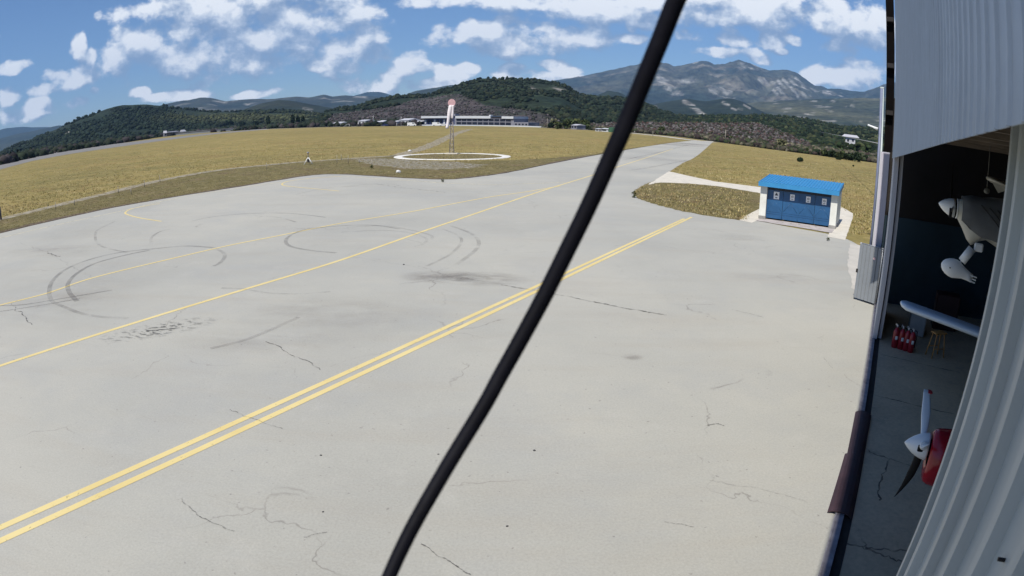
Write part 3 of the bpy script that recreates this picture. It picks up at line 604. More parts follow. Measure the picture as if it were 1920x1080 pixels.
specs = [(430, 241, 224, 'dark bushy tree at the far field edge, right of the long pale roof', dk, 'round'), (455, 240, 228, 'small dark tree between two taller trees at the far field edge', dk, 'round'), (481, 239, 227, 'rounded dark tree left of the tall twin conifers', dk, 'round'), (503, 239, 217, 'tall dark column-shaped conifer, left one of the pair beyond the field', dk, 'column'), (549, 237, 214, 'tall dark conifer with flat side, left of the white car row', dk, 'column'), (559, 236.5, 215, 'tall dark conifer touching its left neighbour, above the white car row', dk, 'column'), (568, 236, 216, 'tall dark conifer, right one of the tight trio above the car row', dk, 'column'),
         (617, 236.5, 227, 'small dark tree left of the low white buildings beyond the field', dk, 'round'), (20, 300, 284, 'dark pine at the left picture edge behind the runway', dk, 'column'), (34, 296, 279, 'dark pine second from the left picture edge behind the runway', dk, 'column'), (58, 291, 275, 'dark pine at the foot of the wooded hill, left part', dk, 'column'), (12, 303, 287, 'small dark pine leftmost behind the runway', dk, 'column'),
         (1033, 240, 229, 'dark round bush right of the terminal end', dk, 'round'), (1046, 242, 228, 'dark green tree beside the pale shrub right of the terminal', mg, 'round'), (1063, 241, 223, 'bushy green tree left of the white house on the slope', mg, 'round'), (1078, 242, 222, 'tall green tree in front of the white house on the slope', mg, 'round'), (1096, 243, 224, 'green tree right of the white house on the slope', mg, 'round'), (1038, 236, 222, 'light green tree above the dark round bush right of the terminal', pg, 'round'),
         (1240, 250, 237, 'dark green tree in the scrub just right of the cable', mg, 'round'), (1362, 264, 254, 'dark shrub at the foot of the lamp pole beyond the taxiway', dk, 'round'), (1372, 265.5, 255, 'grey green shrub right of the lamp pole beyond the taxiway', mg, 'round'), (1420, 272, 264, 'small pale shrub at the field edge left of the big pale bush', pg, 'round'),
         (1466, 280, 260, 'big pale olive bush at the right far edge of the field', pg, 'round'), (1608, 304, 285, 'thin dark tree at the right edge of the field near the white post', dk, 'round'), (1622, 302, 290, 'small dark tree beside the white post at right', dk, 'round')]
for k, (px, y0, y1, lb, cl, sh) in enumerate(specs):
    b_, h = upright(px, y0, y1); d = b_.length
    tree('conifer' if sh == 'column' else ('shrub' if 'shrub' in lb or 'bush ' in lb else 'tree'), lb, 'tree', TG, b_, h, h*(.30 if sh == 'column' else .52), cl, sh, 420, k, .06 if h < 6 else .12)
hg = [(1500, 284.5, 277), (1515, 287, 278), (1532, 290, 279.5), (1548, 293, 281), (1562, 295.5, 283), (1577, 298, 284), (1592, 300.5, 287)]
hl = ['first (leftmost) bush of the green row at the right field edge', 'second bush from the left of the green row at the right field edge', 'third bush from the left of the green row at the right field edge', 'middle bush of the green row at the right field edge', 'third bush from the right of the green row at the right field edge', 'second bush from the right of the green row at the right field edge', 'last (rightmost) bush of the green row at the right field edge']
for k, ((px, y0, y1), lb) in enumerate(zip(hg, hl)):
    b_, h = upright(px, y0, y1); tree('bush', lb, 'bush', 'green bushes along the right field edge', b_, h, h*.85, mg if k % 2 else dk, 'round', 380, 40+k, .04)
b_, h = upright(1500, 303.5, 295); tree('bush', 'small dark bush standing alone in the golden field right of the taxiway', 'bush', None, b_, h, h*.72, dk, 'round', 420, 61, .04)
b_, h = upright(1572, 299.5, 296); tree('bush', 'flat dark bush lying low in the field near the bush row', 'bush', None, b_, h, h*1.5, dk, 'round', 300, 62, .04)
b_, h = upright(1600, 313, 309); tree('bush', 'tiny dark tuft alone in the field near the white post', 'bush', None, b_, h, h*.6, dk, 'round', 150, 63, .04)
for px, y0, y1, lb in [(830, 342, 335, 'small green weed growing from the apron edge in front of the windsock'), (1188, 371, 358, 'dry weed on the left tip of the grass island'), (697, 317, 309, 'tall green weed clump in the verge left of the windsock ring'), (1552, 452, 444, 'weed at the right front corner of the blue shed')]:
    b_, h = upright(px, y0, y1); tree('weed', lb, 'weed', None, b_, h, h*.5, mg, 'round', 120, int(px), .02, .10)
# ================================================================== FAR BUILDINGS
class VP:
    """vertical plane through two ground pixels; at(px,py) gives (along, height) on it"""
    def __init__(s, a, b_, off=0.):
        s.A = G(*a); s.B = G(*b_); s.u = (s.B-s.A).normalized(); s.v = Vector((-s.u.y, s.u.x, 0))
        if s.v.dot(s.A) < 0: s.v = -s.v
        s.A = s.A+s.v*off
    def at(s, px, py, off=0.):
        d = ray(px, py); k = (s.A.dot(s.v)+off)/(d.x*s.v.x+d.y*s.v.y); p = d*k
        return (Vector((p.x, p.y, 0))-s.A).dot(s.u), H+p.z
    def box(s, mb, x0, x1, y0, y1, z0, z1, mi=0):
        c = s.A+s.u*((x0+x1)/2)+s.v*((y0+y1)/2)+UP*((z0+z1)/2); return mb.box(c, abs(x1-x0), abs(y1-y0), abs(z1-z0), s.u, s.v, UP, mi)
M_wallw = simple('pale render', (.46, .46, .47), .85, .08, .5); M_wallg = simple('grey render', (.19, .19, .225), .85, .1, .5)
M_glassd = simple('dark glazing', (.012, .016, .03), .2, .2, .5); M_glassb = simple('blue glazing', (.02, .03, .10), .25, .2, .5)
M_roofw = simple('white fascia', (.50, .52, .54), .7, .05, .5); M_roofr = simple('red tile roof', (.22, .085, .05), .9, .2, .6); M_dark = simple('dark recess', (.015, .015, .018), .9, .2)
M_navy = simple('navy cladding', (.03, .04, .11), .6, .15, .4)  # own dark blue of the terminal hall and its neighbour
vp = VP((791, 235.5), (990, 238))
X = lambda px, py=225: vp.at(px, py)[0]; Zp = lambda py, px=900: vp.at(px, py)[1]
tb = thing('terminal_building', 'long two storey airport terminal with white roof bands beyond the field', 'building', vp.A)
x0, x1, x2, x3, x4, x5, x6 = X(791), X(844), X(854), X(920), X(941), X(963), X(990)
zt = Zp(217.2)
mb = MB(); vp.box(mb, x0+1, x1+3, 1.2, 14, 0, zt*.78); put(mb.build('glazed_hall', M_navy), tb)
mb = MB(); vp.box(mb, x0, x1, -.8, 14.3, zt*.78, zt); put(mb.build('roof', M_roofw), tb)
mb = MB(); vp.box(mb, x1+3.02, x5, .4, 15, 0, zt*.74); put(mb.build('wall', M_wallg), tb)
mb = MB(); vp.box(mb, x2, x3, -.3, 15.2, zt*.742, zt*.99); put(mb.build('roof', M_roofw), tb)
mb = MB(); vp.box(mb, x3+.02, x4-.02, .8, 15.2, zt*.742, zt*.93); put(mb.build('roof', M_dark), tb)
mb = MB(); vp.box(mb, x4, x5, -.3, 15.2, zt*.742, zt*.97); put(mb.build('roof', M_roofw), tb)
mb = MB(); vp.box(mb, x5+.02, x6, .4, 12, 0, zt*.42); put(mb.build('annex_wall', M_wallg), tb)
mb = MB(); vp.box(mb, x1-1, x1+2.2, 2, 6, zt*.99, zt*1.22); put(mb.build('stair_tower', M_wallg), tb)
mb = MB(); vp.box(mb, X(913), X(916), 2, 4, zt*.995, zt*1.1); put(mb.build('chimney', M_roofw), tb)
for row, (za, zb) in enumerate(((.48, .71), (.12, .38))):
    for k in range(10):
        a = x1+4.5+(x5-x1-6)*k/10
        mb = MB(); vp.box(mb, a, a+(x5-x1)*.075, .3, .6, zt*za, zt*zb); put(mb.build('window', M_glassd), tb)
for k in range(9):
    a = x0+1.4+(x1-x0)*k/9; mb = MB(); vp.box(mb, a, a+1.2, 1.0, 1.3, zt*.2, zt*.62); put(mb.build('window', M_glassd if k % 3 else M_roofw), tb)
for k in range(4):
    a = x5+.8+(x6-x5)*k/4.2; mb = MB(); vp.box(mb, a, a+1.1, .3, .6, zt*.15, zt*.3); put(mb.build('window', M_glassd), tb)
mb = MB(); vp.box(mb, x0-2, x6+10, -3., -2.8, 0, .6); tag(mb.build('low_wall', M_roofw), 'long low white wall along the foot of the terminal', 'wall')
def small_building(name, label, a, b_, py_top, depth, wall, roof, rz=.25, windows=2, off=0., cat='building'):
    v = VP(a, b_, off); w = (v.B-v.A+v.v*0).dot(v.u); x1_ = v.at(b_[0], b_[1], 0)[0]; zt_ = v.at((a[0]+b_[0])/2, py_top)[1]; L = max(x1_, 1.5)
    t = thing(name, label, cat, v.A)
    mb = MB(); v.box(mb, 0, L, 0, depth, 0, zt_*(1-rz)); put(mb.build('wall', wall), t)
    mb = MB(); e = .3; z0_ = zt_*(1-rz)
    pr = [v.A+v.u*(-e)+v.v*(-e)+UP*z0_, v.A+v.u*(L+e)+v.v*(-e)+UP*z0_, v.A+v.u*(L+e)+v.v*(depth+e)+UP*z0_, v.A+v.u*(-e)+v.v*(depth+e)+UP*z0_, v.A+v.u*(-e)+v.v*depth/2+UP*zt_, v.A+v.u*(L+e)+v.v*depth/2+UP*zt_]
    mb.add(pr, [(0, 1, 5, 4), (2, 3, 4, 5), (0, 4, 3), (1, 2, 5), (0, 3, 2, 1)]); put(mb.build('roof', roof), t)
    for k in range(windows):
        a_ = L*(k+.5)/windows; mb = MB(); v.box(mb, a_-L*.14/windows*2, a_+L*.14/windows*2, -.05, .12, z0_*.35, z0_*.8); put(mb.build('window', M_glassd), t)
    return t
M_rg = simple('grey sheet roof', (.42, .42, .45), .7, .1)
for args in [('shed_building', 'low grey and white hangar-like hall left of the terminal, with flat pale roof', (748, 235.5), (766, 235.5), 222, 9, M_wallw, M_rg, .25, 3),
             ('shed_building', 'low blue-fronted hall between the pale hall and the terminal', (768, 235.4), (789, 235.4), 226, 8, M_navy, M_rg, .25, 3),
             ('small_house', 'small white building second from the terminal in the row beyond the field', (736, 235.7), (744, 235.7), 226, 7, M_wallw, M_rg, .25, 1),
             ('small_house', 'pale box-like building with flat roof in the middle of the far row', (671, 236.5), (685, 236.3), 224.5, 8, M_wallw, M_rg, .2, 2),
             ('small_house', 'low white kiosk left of the box-like building in the far row', (624, 237), (640, 236.8), 228.5, 6, M_wallw, M_rg, .3, 2),
             ('small_house', 'low white kiosk right of the box-like building in the far row', (690, 236.2), (706, 236), 227, 6, M_wallw, M_rg, .3, 2),
             ('small_house', 'grey white building left of the blue-fronted group in the far row', (709, 236), (718, 235.9), 225.5, 6, M_wallg, M_rg, .3, 2),
             ('small_house', 'dark low house with lit white roof edge at the foot of the left wooded hill', (320, 255), (338, 252.5), 245.5, 9, M_dark, M_wallg, .2, 3),
             ('small_house', 'little pale house right of the dark low house on the left', (343, 252), (349, 251.4), 243, 5, M_wallg, M_rg, .4, 1),
             ('small_house', 'tiny pale house on the left slope beside the dark low house', (308, 256.5), (313, 256), 245, 4, M_wallg, M_rg, .4, 1),
             ('small_house', 'pale house with two windows among trees right of the terminal', (1071, 242.5), (1081, 243), 232.5, 6, M_wallg, M_rg, .25, 2),
             ('small_house', 'white shed beside a green container, left of the cable', (1126, 246.5), (1140, 247.5), 240.3, 4, M_roofw, M_roofw, .2, 1),
             ('small_house', 'small pale hut half hidden left of the white shed', (1116, 246), (1123, 246.5), 240.3, 3, M_wallw, M_rg, .25, 1)]:
    small_building(*args)
v = VP((1141, 247.6), (1155, 248.8)); mb = MB(); L = v.at(1155, 248)[0]; v.box(mb, 0, L, 0, 3, .1, 2.1); v.box(mb, .1, L-.1, .1, 2.9, 0, .12)
for k in range(9): v.box(mb, L*k/9+.05, L*k/9+.12, -.04, .0, .15, 2.05)
tag(mb.build('container', simple('green container paint', (.05, .13, .07), .6)), 'green container beside the white shed left of the cable', 'container')
v = VP((322, 254.5), (448, 244.5)); mb = MB(); La = v.at(322, 254)[0]; Lb = v.at(448, 244)[0]
mb.box(v.A+v.u*(Lb/2)+v.v*3+UP*1.1, Lb, 5, 2.2, v.u, v.v, UP); hl_ = thing('long_shed', 'long low grey shed with pale roof edge behind the far field edge at left', 'building', v.A)
put(mb.build('wall', simple('grey cladding', (.16, .17, .18), .7)), hl_); mb = MB(); mb.box(v.A+v.u*(Lb/2)+v.v*3+UP*2.35, Lb+.8, 6, .3, v.u, v.v, UP); put(mb.build('roof', M_wallg), hl_)
# house on the wooded slope at right
hb = AT(1594, 274, 300); hx = AT(1610, 276, 300)
hu = Vector((hx.x-hb.x, hx.y-hb.y, 0)).normalized(); hv = Vector((-hu.y, hu.x, 0)); hv = hv if hv.dot(hb) > 0 else -hv
ht = thing('house', 'white house with a pale flat-pitched roof amid the woods at right', 'house', hb)
gz = hb.z-2; topz = AT(1594, 252.5, 300).z
mb = MB(); mb.box(Vector((hb.x, hb.y, (gz+topz-1.1)/2)), 4.6, 5, topz-1.1-gz, hu, hv, UP); put(mb.build('wall', M_wallw), ht)
mb = MB(); c_ = Vector((hb.x, hb.y, topz-1.1)); mb.add([c_-hu*4.2-hv*3.4, c_+hu*4.2-hv*3.4, c_+hu*4.2+hv*3.4, c_-hu*4.2+hv*3.4, c_-hu*3+UP*1.1, c_+hu*3+UP*1.1], [(0, 1, 5, 4), (2, 3, 4, 5), (0, 4, 3), (1, 2, 5), (0, 3, 2, 1)]); put(mb.build('roof', M_rg), ht)
for dx_, zz in ((-1.1, -2.6), (1.2, -2.4), (.2, -5.4)):
    mb = MB(); mb.box(Vector((hb.x, hb.y, topz+zz))+hu*dx_-hv*2.52, .9, .1, 1.1, hu, hv, UP); put(mb.build('window', M_glassd), ht)
hwp = np.array([AT(random.uniform(1572, 1632), random.uniform(273, 296), random.uniform(284, 297))[:] for _ in range(260)])
hwp = np.array([p for p in hwp if abs(Vector((p[0]-hb.x, p[1]-hb.y, 0)).dot(hu)) > 3.2 or p[2] < hb.z+.3])
clumps('woodland', hwp, .5, 1.5, np.array([(.018, .03, .012), (.028, .042, .016), (.05, .06, .024)])[RNG.integers(0, 3, len(hwp))])
# cars parked in the far row
CARC = [('white', (.7, .7, .7)), ('grey', (.2, .2, .22)), ('red', (.3, .03, .02)), ('dark blue', (.02, .03, .1)), ('silver', (.5, .5, .52))]
M_tyreb = simple('tyre rubber', (.02, .02, .02), .9); M_cars = {n_: simple(n_+' car paint', c_, .3, .05) for n_, c_ in CARC}
def car(px, py, cname, label, van=False, scale=1.):
    g = G(px, py); d = g.length; r_ = Vector((g.y, -g.x, 0)).normalized(); f_ = Vector((g.x, g.y, 0)).normalized()
    t = thing('van' if van else 'car', label, 'van' if van else 'car', g, 'vehicles parked beyond the field')
    L, W, Hh = (5.2, 2., 2.2) if van else (4.3, 1.8, 1.45)
    mb = MB(); pr = [(-.5, .22), (-.5, .55), (-.46, .62), (-.3, .66), (-.2, 1.), (.22, 1.), (.36, .66), (.48, .58), (.5, .25)] if not van else [(-.5, .15), (-.5, .98), (-.46, 1.), (.28, 1.), (.38, .62), (.49, .52), (.5, .15)]
    def P_(x, z, y): return g+r_*(x*L)+f_*(y*W)+UP*(z*Hh)
    n_ = len(pr); rs = [[P_(x, z, y*(.9 if z > .7 else 1)) for x, z in pr] for y in (-.5, -.48, .48, .5)]
    mb.rings(rs, 0, False); put(mb.build('body', M_cars[cname]), t)
    mb = MB(); q = [(-.2, .9), (.2, .9), (.31, .7), (-.27, .7)] if not van else [(.06, .92), (.27, .92), (.35, .66), (.06, .66)]
    mb.add([P_(x, z, -.49) for x, z in q], [(0, 1, 2, 3)]); put(mb.build('window', M_glassd), t)
    for x in (-.31, .31):
        mb = MB(); mb.tube([P_(x, .21, -.51), P_(x, .21, -.36)], .31, 12); put(mb.build('wheel', M_tyreb), t)
    return t
for k, px in enumerate((548, 556, 577, 588, 599, 610)): car(px, 238.4-.016*(px-548), ['white', 'silver', 'white', 'white', 'grey', 'white'][k], 'small %s car, number %s from the left in the parked row under the conifers' % (['white', 'silver', 'white', 'white', 'grey', 'white'][k], ['one', 'two', 'three', 'four', 'five', 'six'][k]))
for px, cn, lb, vn in [(772, 'white', 'white van in front of the blue-fronted hall beside the terminal', True), (819, 'white', 'white van in front of the glazed end of the terminal, left of the mast', True), (831, 'white', 'white car between the van and the windsock mast at the terminal', False), (652, 'silver', 'silver car left of the box-like building in the far row', False), (722, 'dark blue', 'dark blue car right of the grey white building in the far row', False), (660, 'white', 'white car next to the silver car in the far row', False)]:
    car(px, 236.6, cn, lb, vn)
# ================================================================== poles, wires, markers
M_galv = simple('galvanised steel', (.45, .46, .47), .45, .15, 3., .6); M_post = simple('grey weathered post', (.30, .27, .22), .9, .2, 5.)
M_pwhite = simple('white paint', (.74, .74, .72), .6, .06, 3., dirt=(.5, .47, .42))
def pole(name, px, y0, y1, rad, mat, label, cat, group=None):
    b_, h = upright(px, y0, y1); mb = MB(); mb.tube([b_, b_+UP*h*.5, b_+UP*h], [rad, rad*.9, rad*.7], 8); return tag(mb.build(name, mat, loc=b_), label, cat, group), b_, h
pole('utility_pole', 1360, 265, 243, .14, M_post, 'thin pale utility pole standing in the scrub beyond the taxiway', 'pole')
pole('utility_pole', 1224, 256, 246, .08, M_post, 'short thin pole at the scrub edge right of the cable', 'pole')
pole('utility_pole', 752, 236, 218, .12, M_galv, 'thin light mast left of the terminal', 'pole')
pole('utility_pole', 700, 236.4, 216, .10, M_galv, 'thin light mast above the white kiosk in the far row', 'pole')
pole('utility_pole', 1026, 240.5, 222, .12, M_post, 'thin pole right of the terminal end', 'pole')
posts = [(246, 365, 352, 'fence post beside the dirt track, nearest to the left picture edge of the row'), (271, 351, 338, 'fence post second from left along the dirt track'), (300, 343, 328, 'fence post third from left along the dirt track'), (222, 362, 349, 'short fence post half in the grass by the track at left'), (632, 307, 291, 'thin pale fence post left of its twin, midway along the track'), (653, 307, 291, 'thin pale fence post right of its twin, midway along the track'), (674, 306, 297, 'low fence post right of the twin posts'), (697, 312, 299, 'fence post nearest the gravel patch left of the windsock ring'), (500, 318, 305, 'fence post left of the white trestle marker'), (640, 300, 290, 'fence post just behind the twin posts'), (140, 385, 372, 'fence post beside the track near the left, leaning over dry weeds'), (105, 392, 379, 'thin post in the pale weeds at far left of the track')]
for px, y0, y1, lb in posts: pole('fence_post', px, y0, y1, .035, M_post, lb, 'post', 'fence posts along the dirt track')
pole('marker_post', 2, 412, 387, .09, simple('dark painted post', (.03, .035, .06), .7), 'dark blue grey post at the very left edge of the picture', 'post')
# A-shaped white marker
b_, h = upright(578, 308.5, 294.5); t = thing('trestle_marker', 'white A-shaped trestle marker with dark centre on the verge', 'marker', b_)
for sgn in (-1, 1):
    mb = MB(); mb.tube([b_+Vector((sgn*.55, 0, 0)), b_+Vector((0, .05, h))], .055, 6); put(mb.build('leg', M_pwhite), t)
mb = MB(); mb.tube([b_+Vector((0, .7, 0)), b_+Vector((0, .05, h))], .045, 6); put(mb.build('leg', M_pwhite), t)
mb = MB(); mb.box(b_+Vector((0, .04, h*.5)), .26, .08, h*.45); put(mb.build('plate', M_dark), t)
mb = MB(); mb.tube([b_+UP*h, b_+UP*(h+.45)], .05, 8); mb.tube([b_+UP*(h+.45), b_+UP*(h+.62)], [.16, .12], 10); put(mb.build('lamp', simple('grey lamp', (.25, .24, .28), .6)), t)
# windsock on lattice mast
wb, wh = upright(847, 289, 205); wtop, _ = upright(849, 289, 188); hz_ = _
ws = thing('windsock', 'limp pink and white windsock on a lattice mast inside the white ring', 'windsock', wb)
M_lat = simple('grey red lattice steel', (.33, .29, .27), .6, .2, 2.)
top = wb+UP*(hz_-.9)
for k in range(4):
    a = PI/4+k*PI/2; o_ = Vector((math.cos(a), math.sin(a), 0))
    mb = MB(); mb.tube([wb+o_*.42, wb+UP*(top.z*.5)+o_*.28, top+o_*.14], .036, 6); put(mb.build('leg', M_lat), ws)
mb = MB()
for i in range(9):
    z0_, z1_ = top.z*i/9, top.z*(i+1)/9; r0, r1 = .42-.28*i/9, .42-.28*(i+1)/9
    for k in range(4):
        a, c_ = PI/4+k*PI/2, PI/4+(k+1)*PI/2
        mb.tube([wb+Vector((math.cos(a)*r0, math.sin(a)*r0, z0_)), wb+Vector((math.cos(c_)*r1, math.sin(c_)*r1, z1_))], .03, 5)
        mb.tube([wb+Vector((math.cos(a)*r1, math.sin(a)*r1, z1_)), wb+Vector((math.cos(c_)*r1, math.sin(c_)*r1, z1_))], .026, 5)
put(mb.build('lattice', M_lat), ws)
mb = MB(); mb.box(wb+UP*.08, 1.7, 1.2, .16, ch=.03); put(mb.build('footing', M_path), ws)
mb = MB(); mb.tube([top, top+UP*.75], .05, 8); put(mb.build('swivel_pole', M_galv), ws)
rv = Vector((wb.y, -wb.x, 0)).normalized(); fv = Vector((wb.x, wb.y, 0)).normalized()
hoop_c = top+UP*.55-rv*.05-fv*.55
mb = MB(); n_ = 24; hr = .52
hax = (rv*.05-fv*.93-UP*.15).normalized(); e1 = rv; e2 = hax.cross(e1).normalized()
rs = []
for q_, rr_ in ((0, 1.), (.06, .96), (.16, .8), (.25, .5)):
    rs.append([hoop_c-hax*q_*1.6-UP*(q_*1.1)+(e1*math.cos(2*PI*k/n_)+e2*math.sin(2*PI*k/n_))*hr*rr_ for k in range(n_)])
mb.rings(rs, cap=False); mb.poly(list(reversed(rs[0]))); 
put(mb.build('hoop', simple('faded pink fabric', (.74, .46, .47), .9, .1, 3.)), ws)
M_sock = simple('white sock fabric', (.74, .68, .68), .9, .06, 4.)
mb = MB()                                              # limp hanging sleeve, two folded lobes
for off_, x_end, ln, w0 in ((-.12, -.62, 3.3, .30), (.2, .10, 1.9, .2)):
    rs = []
    for i in range(14):
        t_ = i/13; c_ = hoop_c+rv*(off_+(x_end-off_)*t_)+fv*.15-UP*(.35+ln*t_); w_ = w0*(1-.35*t_)*(1+.12*math.sin(9*t_+off_*9))
        rs.append([c_+rv*math.cos(2*PI*k/14)*w_*(1+.14*math.sin(3*2*PI*k/14))+fv*math.sin(2*PI*k/14)*w_*.55*(1+.14*math.sin(3*2*PI*k/14)) for k in range(14)])
    mb.rings(rs)
put(mb.build('sleeve', M_sock), ws)
# ================================================================== BLUE-DOORED SHED
sx, sy, psi, W_, D_ = 14.568, 35.938, -.58, 4.765, 3.2
su = Vector((math.cos(psi), math.sin(psi), 0)); sv = Vector((-su.y, su.x, 0)); S0 = Vector((sx, sy, 0))
def S(a, b_, z): return S0+su*a+sv*b_+UP*z
def sbox(mb, a0, a1, b0, b1, z0, z1, mi=0, ch=0.): return mb.box(S((a0+a1)/2, (b0+b1)/2, (z0+z1)/2), a1-a0, b1-b0, z1-z0, su, sv, UP, mi, ch)
M_swall = simple('cream render', (.66, .66, .60), .85, .07, 2., dirt=(.5, .48, .42)); M_sbase = simple('grey plinth', (.27, .26, .24), .9, .15, 3.)
M_sroof = simple('bright blue sheet', (.035, .225, .46), .45, .10, 2.); M_sdoor = simple('blue door paint', (.018, .085, .20), .4, .15, 2., bmp=.15, bscale=2.5)
shed = thing('utility_shed', 'small cream shed with bright blue roof and four blue door leaves', 'shed', S0)
mb = MB(); sbox(mb, 0, .40, 0, D_, .22, 2.02); sbox(mb, W_-.40, W_, 0, D_, .22, 2.02); sbox(mb, .402, W_-.402, D_-.2, D_-.002, .22, 2.02); put(mb.build('wall', M_swall), shed)
for q0_ in (-.02, W_-.42):
    mb = MB(); sbox(mb, q0_, q0_+.44, -.02, D_+.02, 0, .218); put(mb.build('plinth', M_sbase), shed)
mb = MB(); sbox(mb, .42, W_-.42, .22, .34, 1.80, 2.02); put(mb.build('lintel', simple('dark lintel', (.03, .035, .05), .8)), shed)
# roof: ribbed sheet rising to the back, blue fascias
mb = MB(); nb = 26; ya, yb, za, zb = -.30, D_+.12, 2.24, 2.50; prof = []
for k in range(nb):
    a0 = -.06+(W_+.12)*k/nb; w_ = (W_+.12)/nb
    prof += [(a0, 0), (a0+w_*.55, 0), (a0+w_*.65, .035), (a0+w_*.9, .035)]
prof.append((W_+.06, 0))
vs = [S(a, ya, za+d) for a, d in prof]+[S(a, yb, zb+d) for a, d in prof]; n_ = len(prof)
mb.add(vs, [(i, i+1, n_+i+1, n_+i) for i in range(n_-1)]); vs2 = [v_-UP*.02 for v_ in vs]; mb.add(vs2, [(i, n_+i, n_+i+1, i+1) for i in range(n_-1)])
put(mb.build('roof', M_sroof), shed)
mb = MB(); sbox(mb, -.09, W_+.09, -.345, -.302, 2.0, 2.262); put(mb.build('fascia', M_sroof), shed)
for a in (-.09, W_+.063):
    mb = MB(); mb.add([S(a, -.30, 2.0), S(a+.03, -.30, 2.0), S(a+.03, D_+.12, 2.26), S(a, D_+.12, 2.26), S(a, -.30, 2.262), S(a+.03, -.30, 2.262), S(a+.03, D_+.12, 2.54), S(a, D_+.12, 2.54)], [(0, 3, 2, 1), (4, 5, 6, 7), (0, 1, 5, 4), (1, 2, 6, 5), (2, 3, 7, 6), (3, 0, 4, 7)]); put(mb.build('fascia', M_sroof), shed)
M_plate = simple('white sign plate', (.86, .86, .84), .5, .04); M_ink = simple('black sign print', (.06, .06, .065), .6)
dw = (W_-.80)/4
for k in range(4):
    a0 = .40+dw*k+.01; a1 = .40+dw*(k+1)-.01; mb = MB(); tl = (-.02, .015, .012, -.015)[k]
    z_ = [.12, .36, .40, .44, .48, 1.80]; mb.box(S((a0+a1)/2, .25+tl*.3, .96), a1-a0, .04, 1.68, su, sv, UP)
    # pressed X brace and frame rails
    for zz in (.40, .52): mb.box(S((a0+a1)/2, .222+tl*.3, zz), a1-a0-.03, .016, .035, su, sv, UP)
    for q0, q1 in (((a0+.06, .60), ((a0+a1)/2, 1.15)), ((a1-.06, .60), ((a0+a1)/2, 1.15))):
        mb.tube([S(q0[0], .228, q0[1]), S(q1[0], .228, q1[1])], .012, 5)
    dr = mb.build('door', M_sdoor); put(dr, shed)
    mb = MB(); cx = (a0+a1)/2+.07; sz = .17 if k == 0 else .14; hh = .44 if k == 0 else .36
    mb.box(S(cx, .221, 1.50), sz*2, .012, hh, su, sv, UP)
    sg = mb.build('sign', M_plate); put(sg, dr); sg.matrix_parent_inverse = dr.matrix_world.inverted()
    mb = MB()
    if k == 0:
        mb.add([S(cx-.11, .2135, 1.50), S(cx+.11, .2135, 1.50), S(cx, .2135, 1.68)], [(0, 1, 2)]); cap_ = (1.37, .05)
    else:
        rs = [[S(cx+math.cos(2*PI*i/16)*r_, .2135, 1.54+math.sin(2*PI*i/16)*r_) for i in range(16)] for r_ in (.07, .05)]; mb.rings(rs, cap=False, smooth=False)
        mb.add([S(cx+q_, .2135, 1.54+w_) for q_, w_ in ((-.05, -.012), (.05, -.012), (.05, .012), (-.05, .012))], [(0, 1, 2, 3)]); cap_ = (1.39, .03)
    pr_ = mb.build('pictogram', M_ink); pr_.parent = dr; mb = MB(); mb.box(S(cx, .2135, cap_[0]), .13, .002, cap_[1], su, sv, UP); pr_ = mb.build('caption', M_ink); pr_.parent = dr
mb = MB(); mb.box(S(.40+dw*2, .218, 1.0), .03, .02, 1.6, su, sv, UP); put(mb.build('door_bar', M_sdoor), shed)
sheet('shed_sill', [S(.1, .35, 0), S(.0, -1.0, 0), S(W_-.05, -1.7, 0), S(W_-.1, .35, 0)], simple('worn sill concrete', (.40, .36, .34), .9, .2, 2.), .0285, .12)
for k, (a, b2) in enumerate(((1.6, -.5), (2.1, -.45), (2.6, -.35), (3.2, -.4), (3.6, -.3))): pebble('stone', S(a, b2, 0), .05+.012*k % .03, M_sbase, ['grey crumb of rubble, leftmost in front of the blue doors', 'grey crumb of rubble, second from left before the blue doors', 'grey crumb of rubble at the middle of the blue doors', 'grey crumb of rubble second from right before the blue doors', 'grey crumb of rubble at the right end of the blue doors'][k], 'stone', 'rubble crumbs before the shed doors')
# ================================================================== HANGAR
m, nt, b = new_mat('grey blue profiled sheet')
t1 = tex(nt, 1.2, 7, .65, (6, 6, .5)); t2 = tex(nt, 14, 6, .7)
c = ramp(nt, t1, [(.3, (.35, .395, .44)), (.7, (.41, .46, .505))]); c = mixc(nt, 1., c, ramp(nt, t2, [(.3, (.93,)*3), (.75, (1.05,)*3)]), 'MULTIPLY')
t3 = tex(nt, 3., 7, .7, (5, 5, .35), off=8); c = mixc(nt, ramp(nt, t3, [(.52, (0, 0, 0)), (.72, (.55,)*3)]), c, (.25, .275, .29)); setc(nt, b, c); b.inputs['Roughness'].default_value = .45; M_sheet = m
M_leafs = simple('grey green profiled sheet', (.365, .40, .40), .45, .08, 1.2, dirt=(.28, .30, .295), stretch=(6, 6, .5))
M_sheetp = simple('pale door sheet', (.50, .50, .52), .5, .07, 1.5, stretch=(5, 5, .5)); M_steel = simple('dark brown steel', (.013, .010, .009), .8, .25, 3., dirt=(.026, .015, .011))
M_rail = simple('worn rail steel', (.30, .285, .31), .6, .3, 5., .1, dirt=(.13, .11, .10)); M_gap = simple('dark rail gutter', (.025, .022, .02), .95, .3)
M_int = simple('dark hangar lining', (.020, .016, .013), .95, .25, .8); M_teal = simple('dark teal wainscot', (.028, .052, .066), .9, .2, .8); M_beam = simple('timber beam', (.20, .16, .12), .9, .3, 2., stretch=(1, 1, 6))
m, nt, b = new_mat('hangar floor concrete')
t1 = tex(nt, .6, 8, .68, coord='World'); t2 = tex(nt, 12, 6, .7, coord='World'); t3 = tex(nt, 1.6, 8, .7, coord='World', off=12)
